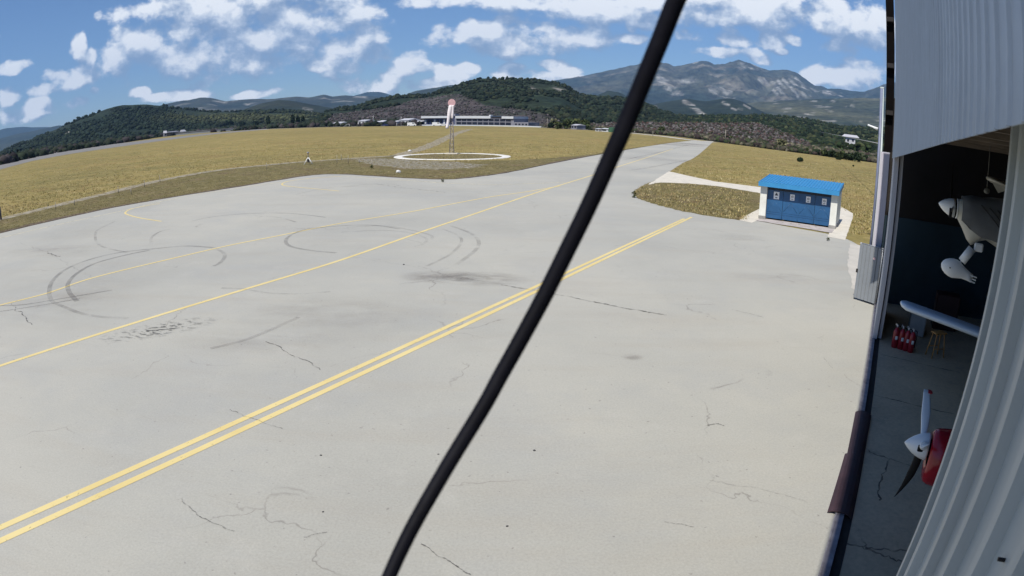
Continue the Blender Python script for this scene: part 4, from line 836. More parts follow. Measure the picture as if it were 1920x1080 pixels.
c = ramp(nt, t1, [(.3, (.42, .335, .22)), (.7, (.58, .475, .315))]); c = mixc(nt, ramp(nt, t3, [(.55, (0, 0, 0)), (.7, (.6,)*3)]), c, (.26, .22, .16)); c = mixc(nt, 1., c, ramp(nt, t2, [(.3, (.85,)*3), (.75, (1.15,)*3)]), 'MULTIPLY')
setc(nt, b, c); b.inputs['Roughness'].default_value = .7; M_floor = m
sheet('hangar_floor', [F(-10, .30, 0), F(22.4, .30, 0), F(22.4, 17, 0), F(-10, 17, 0)], M_floor, .016)
def fcrack(pts):
    P = [G(*p) for p in pts]; out = []
    for a, b_ in zip(P, P[1:]):
        for k in range(10): out.append(a.lerp(b_, k/10)+Vector((random.uniform(-.03, .03), random.uniform(-.03, .03), 0)))
    strip('joint_crack', out+[P[-1]], [.03*random.uniform(.4, 1.6) for _ in range(len(out)+1)], M_crack, .0195)
fcrack([(1638, 742), (1700, 757), (1790, 778)]); fcrack([(1650, 665), (1720, 682), (1800, 700)]); fcrack([(1628, 848), (1668, 862), (1720, 880)]); fcrack([(1580, 1018), (1650, 1040), (1700, 1060)]); fcrack([(1668, 862), (1650, 900), (1648, 940)]); fcrack([(1612, 1010), (1625, 1030), (1700, 1035)])
hg_ = thing('hangar', 'big grey blue sheet-clad hangar with open sliding doors at right', 'hangar', F(9, 0, 0))
def ribbed(name, s0, s1, zf0, zf1, lf, pitch, depth, mat, parent, duty=(.35, .47, .83, .95), th=.004):
    """profiled sheet along s, ribs upright; zf0/zf1(s) bottom and top, lf(s,z) distance behind the front"""
    prof = []; n_ = int((s1-s0)/pitch)
    for k in range(n_+1):
        for f_, d_ in ((0, 0), (duty[0], 0), (duty[1], 1), (duty[2], 1), (duty[3], 0)):
            s_ = s0+(k+f_)*pitch
            if s_ <= s1: prof.append((s_, d_*depth))
    mb = MB(); nzv = 5; vs = []
    for s_, d_ in prof:
        for j in range(nzv):
            z_ = zf0(s_)+(zf1(s_)-zf0(s_))*j/(nzv-1); vs.append(F(s_, lf(s_, z_)-d_, z_))
    fs = [(i*nzv+j, (i+1)*nzv+j, (i+1)*nzv+j+1, i*nzv+j+1) for i in range(len(prof)-1) for j in range(nzv-1)]
    mb.add(vs, fs); o = mb.build(name, mat); put(o, parent)
    sol = o.modifiers.new('thickness', 'SOLIDIFY'); sol.thickness = th; sol.offset = 0
    return o
HB = lambda s: 5.3815-.0225*s-max(0, s-2.5)*.0028
ribbed('header_cladding', -9, 17.6, HB, lambda s: 9.6, lambda s, z: .215, .125, .007, M_sheet, hg_, (.40, .47, .53, .60))
mb = MB(); 
for a in np.linspace(-9, 17.55, 30): pass
mb.box(F(4.3, .30, 9.4), 26.5, .12, .2, T, N, UP); mb.box(F(4.3, .34, 7.2), 26.5, .1, .14, T, N, UP); mb.box(F(4.3, .34, 5.75), 26.5, .1, .14, T, N, UP); put(mb.build('header_frame', M_steel), hg_)
LW = lambda s, z: .42-.033*(5.3-z)
leaf = ribbed('door_leaf', -8, 1.91, lambda s: .06, lambda s: 5.75, LW, .215, .030, M_leafs, hg_, (.40, .43, .60, .63))
mb = MB(); 
for z0_, z1_ in ((.06, 5.75),):
    mb.add([F(1.91, LW(0, z0_)-.03, z0_), F(1.94, LW(0, z0_)-.03, z0_), F(1.94, LW(0, z0_)+.09, z0_), F(1.91, LW(0, z0_)+.09, z0_), F(1.91, LW(0, z1_)-.03, z1_), F(1.94, LW(0, z1_)-.03, z1_), F(1.94, LW(0, z1_)+.09, z1_), F(1.91, LW(0, z1_)+.09, z1_)], [(0, 3, 2, 1), (4, 5, 6, 7), (0, 1, 5, 4), (1, 2, 6, 5), (2, 3, 7, 6), (3, 0, 4, 7)])
put(mb.build('leaf_edge', M_leafs), hg_)
for (px, py) in ((1854, 914), (1876, 1049)):           # bolts on the near leaf
    d_ = ray(px, py); lo, hi = .3, 4.
    for _ in range(40):
        mid_ = (lo+hi)/2; q_ = CAM+d_*mid_; lo, hi = (mid_, hi) if q_.dot(N) < LW(0, q_.z)-.012 else (lo, mid_)
    q_ = CAM+d_*lo; mb = MB(); mb.tube([q_-N*.006, q_+N*.03], .0045, 8); put(mb.build('bolt', M_steel), hg_)
# far door leaf stack, corner trims (placed as uprights 17-21 m down the front)
def upright_panel(name, s0, s1, l0, l1, z0, z1, mat, parent=hg_, lean=0.):
    mb = MB(); mb.add([F(s0, l0-lean, z0), F(s1, l0-lean, z0), F(s1, l1-lean, z0), F(s0, l1-lean, z0), F(s0, l0, z1), F(s1, l0, z1), F(s1, l1, z1), F(s0, l1, z1)], [(0, 3, 2, 1), (4, 5, 6, 7), (0, 1, 5, 4), (1, 2, 6, 5), (2, 3, 7, 6), (3, 0, 4, 7)])
    o = mb.build(name, mat); put(o, parent); return o
upright_panel('door_leaf', 17.62, 20.9, .27, .40, .05, 5.2, M_sheetp); upright_panel('door_leaf', 17.75, 20.9, .43, .53, .05, 5.2, M_sheetp)
upright_panel('corner_cladding', 22.1, 22.5, -.16, .16, 0, AT(1664, 286, 22.1).z, simple('lavender white trim', (.52, .50, .56), .6, .06))
upright_panel('corner_column', 18.4, 18.75, -.05, .19, AT(1668, 285, 18.5).z, 9.6, simple('black brown column paint', (.0035, .0025, .0025), .9, .3, 3., spec=.1))
for zz in (6.1, 7.4, 8.7):
    upright_panel('purlin_cleat', 18.2, 18.4, -.03, .17, zz, zz+.12, M_steel)
mb = MB(); mb.tube([F(22.0, -.22, 0), F(22.0, -.22, 7.1)], .05, 10); put(mb.build('downpipe', simple('blue grey pipe', (.16, .18, .26), .5)), hg_)
# shell
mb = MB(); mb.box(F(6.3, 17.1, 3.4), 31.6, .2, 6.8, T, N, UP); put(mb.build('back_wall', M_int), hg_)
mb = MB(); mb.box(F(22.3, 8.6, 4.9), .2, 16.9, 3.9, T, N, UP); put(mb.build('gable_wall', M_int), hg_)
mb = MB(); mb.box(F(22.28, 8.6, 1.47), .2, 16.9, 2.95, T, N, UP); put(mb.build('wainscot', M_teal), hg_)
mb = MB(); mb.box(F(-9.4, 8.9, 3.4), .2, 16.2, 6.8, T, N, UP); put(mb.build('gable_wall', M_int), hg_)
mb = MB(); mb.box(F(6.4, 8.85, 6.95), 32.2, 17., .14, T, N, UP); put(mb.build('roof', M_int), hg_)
for k in range(14):
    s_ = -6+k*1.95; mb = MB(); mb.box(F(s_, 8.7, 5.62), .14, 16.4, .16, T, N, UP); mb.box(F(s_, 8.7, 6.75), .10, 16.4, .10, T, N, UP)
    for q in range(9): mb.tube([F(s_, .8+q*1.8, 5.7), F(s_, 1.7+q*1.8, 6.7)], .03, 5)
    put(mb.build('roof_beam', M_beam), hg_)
# rail and gutter
r0, r1 = G(1540, 1080), G(1643, 560); rd = (r1-r0).normalized(); rn = Vector((rd.y, -rd.x, 0)); ra = r0-rd*12; rl = (r1-ra).length+1
rail = thing('door_rail', 'worn steel door rail along the hangar threshold', 'rail', ra)
mb = MB(); mb.box(ra+rd*(rl/2)-rn*.035+UP*.035, rl, .022, .07, rd, rn, UP); mb.box(ra+rd*(rl/2)+rn*.085+UP*.035, rl, .022, .07, rd, rn, UP); mb.box(ra+rd*(rl/2)+rn*.025+UP*.052, rl, .096, .02, rd, rn, UP); put(mb.build('channel', M_rail), rail)
struct(MB().add([ra+rn*.10+UP*.021, ra+rd*rl+rn*.10+UP*.021, ra+rd*rl+rn*.24+UP*.021, ra+rn*.24+UP*.021], [(0, 1, 2, 3)]).build('rail_gutter', M_gap))  # flat dark strip drawn for the gap beside the rail
# two dark rubber mats bridging the rail
M_mat = simple('dark rubber', (.048, .024, .028), .65, .25, 4., dirt=(.05, .038, .042), bmp=.2)
for lb, q in (('dark rubber mat over the door rail, farther one of two', [(1603, 776), (1633, 783), (1616, 868), (1587, 856)]), ('dark rubber mat over the door rail, nearer one of two', [(1583, 855), (1617, 867), (1595, 977), (1550, 964)])):
    A_, B_, C_, D2 = [G(*p) for p in q]; mb = MB(); nu_, nv_ = 9, 7; vs = []
    for top_ in (1, 0):
        for i in range(nu_):
            for j in range(nv_):
                p = A_.lerp(D2, i/(nu_-1)).lerp(B_.lerp(C_, i/(nu_-1)), j/(nv_-1)); wv = math.sin(PI*j/(nv_-1))**.6
                e_ = noise.noise(p*5)*.012
                vs.append(Vector((p.x, p.y, .03+.062*wv+e_*.5+(.018 if top_ else 0))))
    n_ = nu_*nv_; fs = []
    for i in range(nu_-1):
        for j in range(nv_-1):
            q_ = i*nv_+j; fs += [(q_, q_+1, q_+nv_+1, q_+nv_), (n_+q_, n_+q_+nv_, n_+q_+nv_+1, n_+q_+1)]
    for i in range(nu_-1):
        for j in (0, nv_-1): q_ = i*nv_+j; fs.append((q_, q_+nv_, n_+q_+nv_, n_+q_))
    for j in range(nv_-1):
        for i in (0, nu_-1): q_ = i*nv_+j; fs.append((q_, q_+1, n_+q_+1, n_+q_))
    mb.add(vs, fs); tag(mb.build('rubber_mat', M_mat, loc=(A_+C_)/2), lb, 'mat', 'rubber mats on the door rail')
# corrugated wing panel sticking out at the far corner
pa, pb = G(1600, 561), G(1640, 574); pu = Vector((pb.x-pa.x, pb.y-pa.y, 0)); pL = pu.length; pu.normalize(); pv = Vector((-pu.y, pu.x, 0)); pv = pv if pv.dot(pa) > 0 else -pv
gp_ = thing('gate_panel', 'small grey corrugated panel standing out from the far hangar corner', 'panel', pa)
mb = MB(); prof = []
for k in range(6):
    for f_, d_ in ((0.02, 0), (.1, .03), (.80, .03), (.9, 0)): prof.append((pL*(k+f_)/6, d_))
vs = [pa+pu*a-pv*d_+UP*z_ for a, d_ in prof for z_ in (.08, 1.92)]; mb.add(vs, [(2*i, 2*i+2, 2*i+3, 2*i+1) for i in range(len(prof)-1)])
o = mb.build('sheet', simple('grey corrugated sheet', (.22, .235, .25), .5, .08, 2.)); put(o, gp_); sm_ = o.modifiers.new('t', 'SOLIDIFY'); sm_.thickness = .006
mb = MB()
for a in (0, pL): mb.tube([pa+pu*a+pv*.03, pa+pu*a+pv*.03+UP*1.95], .025, 8)
for z_ in (.1, 1.93): mb.tube([pa+pv*.03+UP*z_, pa+pu*pL+pv*.03+UP*z_], .02, 8)
put(mb.build('frame', M_galv), gp_)
mb = MB(); q_ = AT(1634, 486, 21.4); lq = (Vector((q_.x, q_.y, 0))-pa).dot(pu); mb.tube([pa+pu*lq-pv*.03+UP*q_.z, pa+pu*lq-pv*.05+UP*q_.z], .045, 14); put(mb.build('painted_reflection', simple('pink reflector', (.75, .5, .5), .3)), gp_)  # pink disc painted for the light reflection on the panel
mb = MB(); mb.box(pa+pu*.01-pv*.04+UP*1.0, .06, .05, .12, pu, pv, UP); put(mb.build('latch', M_steel), gp_)
# white post with side arm beyond the corner
pbase = G(1638, 462); pd = pbase.length; ph = AT(1654, 165, pd).z; dirp = (AT(1654, 165, pd)-Vector((pbase.x, pbase.y, 0))); dirp.z = 0
pt_ = thing('white_post', 'tall pale steel post with a short side arm beyond the hangar corner', 'post', pbase)
topx = Vector((AT(1654, 165, pd).x, AT(1654, 165, pd).y, 0)); rr_ = Vector((pbase.y, -pbase.x, 0)).normalized(); ff_ = Vector((pbase.x, pbase.y, 0)).normalized()
M_pale = simple('pale green white steel', (.60, .66, .62), .55, .06, 2.)
mb = MB(); rs = []
for z_ in (0, ph*.5, ph):
    c_ = Vector((pbase.x, pbase.y, 0)).lerp(topx, z_/ph)+UP*z_; rs.append([c_+rr_*a*.085+ff_*b2*.085 for a, b2 in ((-1, -1), (1, -1), (1, 1), (-1, 1))])
mb.rings(rs, smooth=False); put(mb.build('shaft', M_pale), pt_)
mb = MB(); c_ = rs[-1]; mb.box(topx+UP*(ph+.02), .2, .2, .05, rr_, ff_, UP); put(mb.build('cap', M_pale), pt_)
a1_, a0_ = AT(1627, 234, pd), AT(1646, 242, pd); mb = MB(); mb.tube([a1_, a1_.lerp(a0_, .55), a0_], [.045, .05, .09], 8); put(mb.build('arm', M_pwhite), pt_)
mb = MB(); c_ = AT(1641, 450, pd); mb.box(Vector((c_.x, c_.y, .55))+rr_*.02-ff_*.12, .2, .06, 1.0, rr_, ff_, UP); put(mb.build('base_plate', M_steel), pt_)
mb = MB(); ca, cb_ = AT(1536, 247, 420), AT(1652, 270, 60); pts = [ca.lerp(cb_, k/20)-UP*1.2*math.sin(PI*k/20)*0 for k in range(21)]; mb.tube(pts, .035, 5); tag(mb.build('overhead_wire', simple('grey wire', (.4, .4, .4), .6)), 'thin grey overhead wire crossing the woods at right', 'wire')
# ---------------------------------------------------------------- fire extinguishers, stool, clutter
M_red = simple('red gloss paint', (.27, .01, .018), .3, .1, 4.); M_blk = simple('black rubber', (.008, .008, .008), .6, spec=.25)
def extinguisher(px, py, label):
    g = G(px, py, .016); t = thing('fire_extinguisher', label, 'fire extinguisher', g, 'red fire extinguishers inside the door')
    prof = [(.085, 0), (.092, .02), (.092, .42), (.085, .47), (.06, .52), (.03, .545), (.03, .56)]
    mb = MB(); mb.rings([[Vector((math.cos(2*PI*k/18)*r_, math.sin(2*PI*k/18)*r_, z_)) for k in range(18)] for r_, z_ in prof]); o = mb.build('body', M_red); o.parent = t
    mb = MB(); mb.tube([(0, 0, .56), (0, 0, .60)], .022, 10); mb.box((0, .03, .61), .03, .13, .02); mb.box((0, .03, .635), .025, .12, .015, Y=(0, .96, .25)); o = mb.build('valve', M_galv); o.parent = t
    mb = MB(); mb.tube(catmull([(.02, 0, .59), (.09, -.03, .58), (.115, -.03, .45), (.105, -.03, .2), (.1, -.03, .12)], 5), .012, 7); o = mb.build('hose', M_blk); o.parent = t
    mb = MB(); vs = [Vector((math.cos(a)*.0935, math.sin(a)*.0935, z_)) for a in np.linspace(-2.3, -1.5, 7) for z_ in (.24, .34)]; mb.add(vs, [(2*i, 2*i+2, 2*i+3, 2*i+1) for i in range(6)]); o = mb.build('paper_label', M_plate); o.parent = t
    return t
for px, py, lb in ((1676, 651, 'red fire extinguisher, leftmost of four on the hangar floor'), (1687, 654, 'red fire extinguisher, second from left of four'), (1697, 657, 'red fire extinguisher with the big white label, third from left'), (1706, 660, 'red fire extinguisher, rightmost of four, next to the stool')): extinguisher(px, py, lb)
g = G(1752, 668, .016); st = thing('wooden_stool', 'small orange brown wooden stool on the hangar floor right of the extinguishers', 'stool', g); M_wood = simple('orange brown wood', (.50, .25, .075), .6, .2, 5.)
mb = MB(); mb.box(g+UP*.66, .42, .26, .035, ch=.008); put(mb.build('seat', M_wood), st)
for a, b2 in ((-1, -1), (1, -1), (1, 1), (-1, 1)):
    mb = MB(); mb.tube([g+Vector((a*.22, b2*.16, 0)), g+Vector((a*.14, b2*.09, .645))], .019, 8); put(mb.build('leg', M_wood), st)
for b2 in (-1, 1):
    mb = MB(); mb.tube([g+Vector((-.19, b2*.135, .25)), g+Vector((.19, b2*.135, .25))], .013, 7); put(mb.build('rung', M_wood), st)
mb = MB(); g2 = G(1760, 655, .016)+UP*.70
def local_obj(name, label, cat, build, mat): o = build.build(name, mat); return tag(o, label, cat)
bx_ = G(1716, 625, .016); mb = MB(); mb.box(bx_+UP*.35, .7, .5, .68, T, N, UP, 0, .03); mb.box(bx_+UP*.72, .74, .54, .06, T, N, UP, 0, .015); tag(mb.build('storage_box', simple('grey white plastic', (.35, .36, .35), .6)), 'pale storage box with lid in the dark under the wing', 'box')
bx_ = F(20.2, 2.6, .016); mb = MB(); mb.box(bx_+UP*.55, .6, .8, 1.1, T, N, UP, 0, .03); tag(mb.build('tool_cabinet', simple('dark red cabinet', (.03, .008, .010), .5)), 'dark red tool cabinet against the end wall of the hangar', 'cabinet')
bx_ = F(20.4, 4.6, .016); ld = thing('rack', 'dark metal rack frame against the teal end wall', 'rack', bx_)
for a in (-.6, .6):
    mb = MB(); mb.box(bx_+N*a+UP*1.0, .06, .06, 2.0, T, N, UP); put(mb.build('leg', M_steel), ld)
for z_ in (.5, 1.2, 1.95):
    mb = MB(); mb.box(bx_+UP*z_, .5, 1.3, .04, T, N, UP); put(mb.build('shelf', M_steel), ld)
# ---------------------------------------------------------------- aircraft
M_awhite = simple('white aircraft paint', (.80, .82, .80), .3, .03, 2.); M_cover = simple('grey fabric cover', (.115, .12, .12), .9, .15, 3.); M_cream = simple('cream cowl paint', (.42, .41, .35), .4, .06, 2.)
def oring(c, ry, rz, up_, side, n=24, k=1.0): return [c+side*math.cos(2*PI*i/n)*ry+up_*math.sin(2*PI*i/n)*rz for i in range(n)]
def blade(mb, root, d, ax, L, w0, w1, pitch, th=.03, n=10, curve=0., twist=.65, point=.55):
    rs = []
    for i in range(n):
        t_ = i/(n-1); w_ = (w0+(w1-w0)*min(1, t_*2.2)) if t_ < .45 else w1*(1-point*((t_-.45)/.55)**(2 if point < .8 else 1.1)); p_ = pitch*(1-twist*t_); cd = (d.cross(ax).normalized()*math.cos(p_)+ax*math.sin(p_)); nd = d.cross(cd).normalized()
        c_ = root+d*L*t_+ax*curve*t_*t_; h_ = th*(1-.75*t_)
        rs.append([c_+cd*w_*math.cos(2*PI*k/10)/2+nd*h_*math.sin(2*PI*k/10)/2 for k in range(10)])
    mb.rings(rs); return rs
AX = -N
# suspended aircraft: nose towards the door opening
pt0 = AT(1760, 381, 12.); pc = thing('covered_aircraft', 'white nosed light aircraft under a grey cover, high in the hangar', 'aircraft', pt0)
def A(x, z, y=0.): return pt0+N*x+UP*z+T*y
mb = MB(); rs = [oring(A(x, z), r_, r_, UP, T) for x, r_, z in ((0., .006, 0), (.015, .028, -.002), (.05, .062, -.008), (.11, .104, -.018), (.19, .143, -.03), (.27, .163, -.037), (.32, .167, -.04))]; mb.rings(rs); sp_ = mb.build('spinner', M_awhite); put(sp_, pc)
mb = MB(); rs = [oring(A(x, -.04), r_, r_, UP, T) for x, r_ in ((.322, .16), (.335, .165), (.35, .16))]; mb.rings(rs); put(mb.build('spinner_gap', M_blk), pc)
mb = MB(); rs = [oring(A(x, -.04), r_, r_, UP, T) for x, r_ in ((.352, .172), (.365, .178), (.38, .174))]; mb.rings(rs); put(mb.build('cowl_lip', M_awhite), pc)
for d_, L in ((UP*.85+T*.52, .9), (-UP*.05-T*.8-N*.55*0, .3)):
    mb = MB(); blade(mb, A(.25, -.04), d_.normalized(), AX, L, .08, .11, .6); put(mb.build('propeller_blade', M_blk), pc)
mb = MB(); mb.box(A(.235, -.12, -.155), .06, .04, .17, N, T, UP, 0, .01); put(mb.build('blade_socket', M_blk), pc)
# body: covered top and cream lower cowl
mb = MB(); rs = []
for x, zt_, zb_, hw in ((.382, .13, -.20, .17), (.5, .15, -.36, .24), (.62, .16, -.55, .30), (.72, .17, -.64, .34), (.85, .17, -.55, .38), (1.0, .18, -.5, .42), (1.3, .22, -.62, .48), (1.8, .38, -.8, .55), (2.6, .5, -.85, .58), (3.6, .45, -.8, .55), (5.0, .2, -.5, .35)):
    rs.append([A(x, (zt_+zb_)/2+(zt_-zb_)/2*math.sin(2*PI*k/28)*abs(math.sin(2*PI*k/28))**-.15 if abs(math.sin(2*PI*k/28)) > .01 else (zt_+zb_)/2, -hw*math.cos(2*PI*k/28)) for k in range(28)])
mb.rings(rs); bd = mb.build('fuselage', M_cream); put(bd, pc)
mb = MB(); rs = []
for x, zt_, zb_, hw in ((.45, .165, -.18, .225), (.62, .19, -.30, .32), (.85, .20, -.40, .40), (1.0, .21, -.42, .44), (1.3, .25, -.45, .50), (1.8, .41, -.60, .57), (2.6, .53, -.65, .60)):
    hw += .03; zt_ += .03; nk = 21; row = []
    for k in range(nk):
        a_ = PI*(-.06+1.12*k/(nk-1)); fold = .018*math.sin(x*14+k*1.1)+.012*noise.noise(Vector((x*6, k*.5, 1)))
        row.append(A(x, zb_+(zt_-zb_)*max(0, math.sin(a_))**.7+fold*.6 if math.sin(a_) > 0 else zb_-.02+fold, -(hw+fold)*math.cos(a_)))
    rs.append(row)
mb.rings(rs, closed=False, cap=False); cv = mb.build('nose_cover', M_cover); put(cv, pc); sm_ = cv.modifiers.new('t', 'SOLIDIFY'); sm_.thickness = .008
mb = MB()
for k in range(7): mb.tube(catmull([A(.78+.16*k, .12-.02*k, -.40-.02*k), A(1.0+.16*k, -.06-.02*k, -.50-.015*k), A(1.25+.16*k, -.28, -.56-.01*k)], 5), .012, 6)
put(mb.build('cover_fold_shade', simple('dark fold shade', (.02, .021, .021), .9)), pc)  # dark tubes stand in for shade in the cover's folds
# nose leg and wheel fairing
mb = MB(); mb.box(A(.71+.13, -.62, -.30), .18, .05, .15, N, T, UP, 0, .02); put(mb.build('leg_bracket', M_awhite), pc)
gdir = (N*(-.55)-UP*.84).normalized()
mb = MB(); mb.tube([A(.72, -.66, -.28), A(.72, -.66, -.28)+gdir*.30], .083, 16); lg = mb.build('nose_leg', M_awhite); put(lg, pc)
mb = MB(); mb.tube([A(.60, -.84, -.28), A(.47, -1.0, -.28)], .022, 10); put(mb.build('axle_link', M_galv), pc)
mb = MB(); c0 = A(.33, -1.04, -.28); dirx = (N*.96-UP*.20).normalized(); upx = (UP*.97+N*.2).normalized()
rs = []
for t_, r_, zo in ((0, .01, 0), (.02, .06, 0), (.06, .105, 0), (.12, .14, 0), (.20, .165, 0), (.28, .17, 0), (.36, .145, .0), (.46, .105, -.01), (.56, .085, -.025), (.66, .075, -.04)):
    rs.append(oring(c0-dirx*.17+dirx*t_+upx*zo, r_*.62, r_, upx, T))
mb.rings(rs)
for k in (-1, 0, 1): mb.box(c0-dirx*.17+dirx*.67+upx*(-.04+.05*k)-T*.02, .14, .05, .018, dirx, T, upx)
wf = mb.build('wheel_fairing', M_awhite); put(wf, pc)
mb = MB(); mb.tube([c0+T*-.118, c0+T*-.10], .012, 8); put(mb.build('fairing_bolt', M_blk), pc)
for x in (1.9, 3.2):
    mb = MB(); mb.tube([A(x, .4, 0), A(x, 6.0-pt0.z, 0)], .012, 6); put(mb.build('hanging_cable', M_steel), pc)
# pale wing piece stowed above it
w0_, w1_ = AT(1851, 333, 12.5), AT(1905, 357, 12.5); wd = (w1_-w0_).normalized(); wp = thing('stowed_wing', 'pale wing end with a hanging flap plate stowed under the hangar roof', 'aircraft part', w0_)
L_ = 1.8; mb = MB(); rs = []
for t_ in (0, .02, .06, .5, 1.): 
    k_ = .35+.65*min(1, (t_/.06)**.5) if t_ < .06 else 1.
    rs.append([w0_+wd*L_*t_+T*(.45*k_*math.cos(2*PI*k/14))+wd.cross(T).normalized()*(.055*k_*math.sin(2*PI*k/14)) for k in range(14)])
mb.rings(rs); put(mb.build('panel', M_cream), wp)
mb = MB(); q = [AT(1862, 344, 12.2), AT(1884, 350, 12.2), AT(1884, 358, 12.2), AT(1872, 362, 12.2)]; mb.add(q+[p+T*.03 for p in q], [(0, 1, 2, 3), (7, 6, 5, 4), (0, 4, 5, 1), (1, 5, 6, 2), (2, 6, 7, 3), (3, 7, 4, 0)]); put(mb.build('flap', M_cream), wp)
for s_ in (.5, 1.5):
    mb = MB(); mb.tube([w0_+wd*s_, Vector((w0_.x, w0_.y, 0))+Vector((wd.x, wd.y, 0))*s_+UP*6.0], .012, 6); put(mb.build('hanging_cable', M_steel), wp)
q = AT(1850, 358, 13); mb = MB(); mb.rings([oring(q+N*x, r_, r_, UP, T, 14) for x, r_ in ((-.06, .01), (-.04, .045), (0, .06), (.05, .05), (.07, .01))]); mb.tube([q+UP*.05, Vector((q.x, q.y, 6.0))], .008, 5); tag(mb.build('hanging_lamp', simple('dull lamp glass', (.16, .16, .14), .5)), 'dull round lamp hanging below the roof beams', 'lamp')
# low wing aircraft farther in: only its wing reaches the doorway
wa = AT(1688, 567, 15.2); wb_ = AT(1846, 625, 14.6); wdir = (wb_-wa).normalized(); wl = thing('low_wing_aircraft', 'pale low wing of an aircraft parked deep in the hangar', 'aircraft', Vector((wb_.x, wb_.y, 0))+N*2.2)
mb = MB(); rs = []; chd = T; tot = (wb_-wa).length+1.9
for i in range(12):
    t_ = i/11; x_ = tot*t_**1.9; k_ = (1-(1-min(1, (x_+.004)/.22))**2)**.5; ch = .74*k_+.10*t_; th_ = .15*k_+.02*t_
    c_ = wa+wdir*x_; row = []
    for k in range(18):
        a_ = 2*PI*k/18; xx = math.cos(a_)/2; zz = math.sin(a_)*(.5+.25*math.cos(a_+.4)); row.append(c_-chd*xx*ch+UP*zz*th_)
    rs.append(row)
mb.rings(rs); put(mb.build('wing', simple('pale blue white paint', (.60, .67, .72), .35, .04, 2.)), wl)
fc = wa+wdir*(tot+.35); mb = MB(); rs = []
for y_, r_ in ((-2.2, .25), (-1.9, .42), (-1., .55), (0., .6), (1.2, .55), (2.6, .35), (3.6, .18)): rs.append(oring(fc+T*y_+UP*.35, r_, r_*1.05, UP, N))
mb.rings(rs); put(mb.build('fuselage', M_awhite), wl)
for y_, x_ in ((-1.6, 0), (.3, -.9), (.3, .9)):
    p_ = fc+T*y_+N*x_; mb = MB(); mb.tube([p_, Vector((p_.x, p_.y, .2))], .03, 8); mb.tube([Vector((p_.x, p_.y, .2))-N*.06, Vector((p_.x, p_.y, .2))+N*.06], .184, 16); put(mb.build('landing_gear', M_blk), wl)
# red nosed aircraft
tip_ = AT(1696, 829, 8.45); ra_ = thing('red_nosed_aircraft', 'aircraft with white spinner, white propeller and glossy red cowl at the doorway', 'aircraft', Vector((tip_.x, tip_.y, 0))+N*2)
def B(x, z=0., y=0.): return tip_+N*x+UP*z+T*y
mb = MB(); mb.rings([oring(B(x), r_, r_, UP, T, 28) for x, r_ in ((0, .005), (.012, .022), (.05, .060), (.12, .112), (.20, .154), (.28, .181), (.34, .192), (.36, .19))]); put(mb.build('spinner', M_awhite), ra_)
M_redtip = simple('red tip paint', (.35, .02, .03), .4)
for a_, L, mt in ((155, .74, M_awhite), (275, .80, M_blk), (35, .80, M_awhite)):
    d_ = (T*math.cos(R(a_))+UP*math.sin(R(a_))).normalized(); mb = MB(); rs_ = blade(mb, B(.27)+d_*.12, d_, AX, L, .085 if a_ != 275 else .13, .145 if a_ != 275 else .12, R({35: 100, 155: 62, 275: 80}[a_]), .04, 12, .05 if a_ != 275 else .17, .12, .35 if a_ != 275 else .93)
    bl = mb.build('propeller_blade', mt); put(bl, ra_)
    if a_ == 35:
        mb = MB(); rs_ = blade(mb, B(.27)+d_*(.12+L*.93), d_, AX, L*.085, .10, .105, R(100), .02, 5, .005, .12); tp = mb.build('blade_tip', M_redtip); tp.parent = bl
    if a_ == 155:
        mb = MB(); mb.tube([B(.27)+d_*.15, B(.27)+d_*.24], [.062, .055], 14); hb2 = mb.build('blade_root', M_awhite); hb2.parent = bl
mb = MB(); q = B(.25, .03, -.165); mb.box(q, .11, .03, .10, N, T, UP, 0, .01); put(mb.build('blade_slot', M_blk), ra_)
mb = MB(); rs = []; nk = 32
for x, r_, zc_, k_ in ((.41, .19, -.09, 1.05), (.385, .225, -.10, 1.18), (.39, .265, -.115, 1.25), (.42, .30, -.125, 1.27), (.48, .325, -.13, 1.26), (.58, .345, -.13, 1.22), (.75, .36, -.12, 1.17), (.9, .375, -.11, 1.12)):
    rs.append([B(x, zc_+math.sin(2*PI*i/nk)*r_*k_, -math.cos(2*PI*i/nk)*r_) for i in range(nk)])
mb.rings(rs, cap=False); m2 = simple('glossy red cowl', (.34, .012, .022), .18, .1, 3.); put(mb.build('cowling', m2), ra_)
mb = MB(); mb.rings([[B(x, -.10+math.sin(2*PI*i/nk)*r_*1.05, -math.cos(2*PI*i/nk)*r_) for i in range(nk)] for x, r_ in ((.42, .22), (.44, .20), (.45, .02))], cap=False); mb.tube([B(.37, 0), B(.44, 0)], .12, 16); put(mb.build('cowl_inlet', M_blk), ra_)
mb = MB(); rs = []
for x, r_, zc_, k_ in ((.902, .368, -.11, 1.09), (1.3, .44, -.06, 1.15), (1.9, .52, .02, 1.2), (2.8, .56, .08, 1.25), (4., .5, .05, 1.1), (5.5, .3, .1, 1.), (6.8, .14, .2, 1.)):
    rs.append([B(x, zc_+math.sin(2*PI*i/nk)*r_*k_, -math.cos(2*PI*i/nk)*r_) for i in range(nk)])
mb.rings(rs); put(mb.build('fuselage', M_awhite), ra_)
for x_, y_ in ((1.15, 0), (2.9, -1.1), (2.9, 1.1)):
    p_ = B(x_, -.3, y_); mb = MB(); mb.tube([p_, Vector((p_.x, p_.y, .21))], .035, 8); mb.tube([Vector((p_.x, p_.y, .21))-T*.07, Vector((p_.x, p_.y, .21))+T*.07], .19, 18); put(mb.build('landing_gear', M_blk), ra_)
mb = MB(); mb.rings([[B(2.3+.62*math.cos(2*PI*k/14)*-1, -.28+.09*math.sin(2*PI*k/14), y_) for k in range(14)] for y_ in (-2.6, -.3, .3, 3.5)]); put(mb.build('wing', M_awhite), ra_)
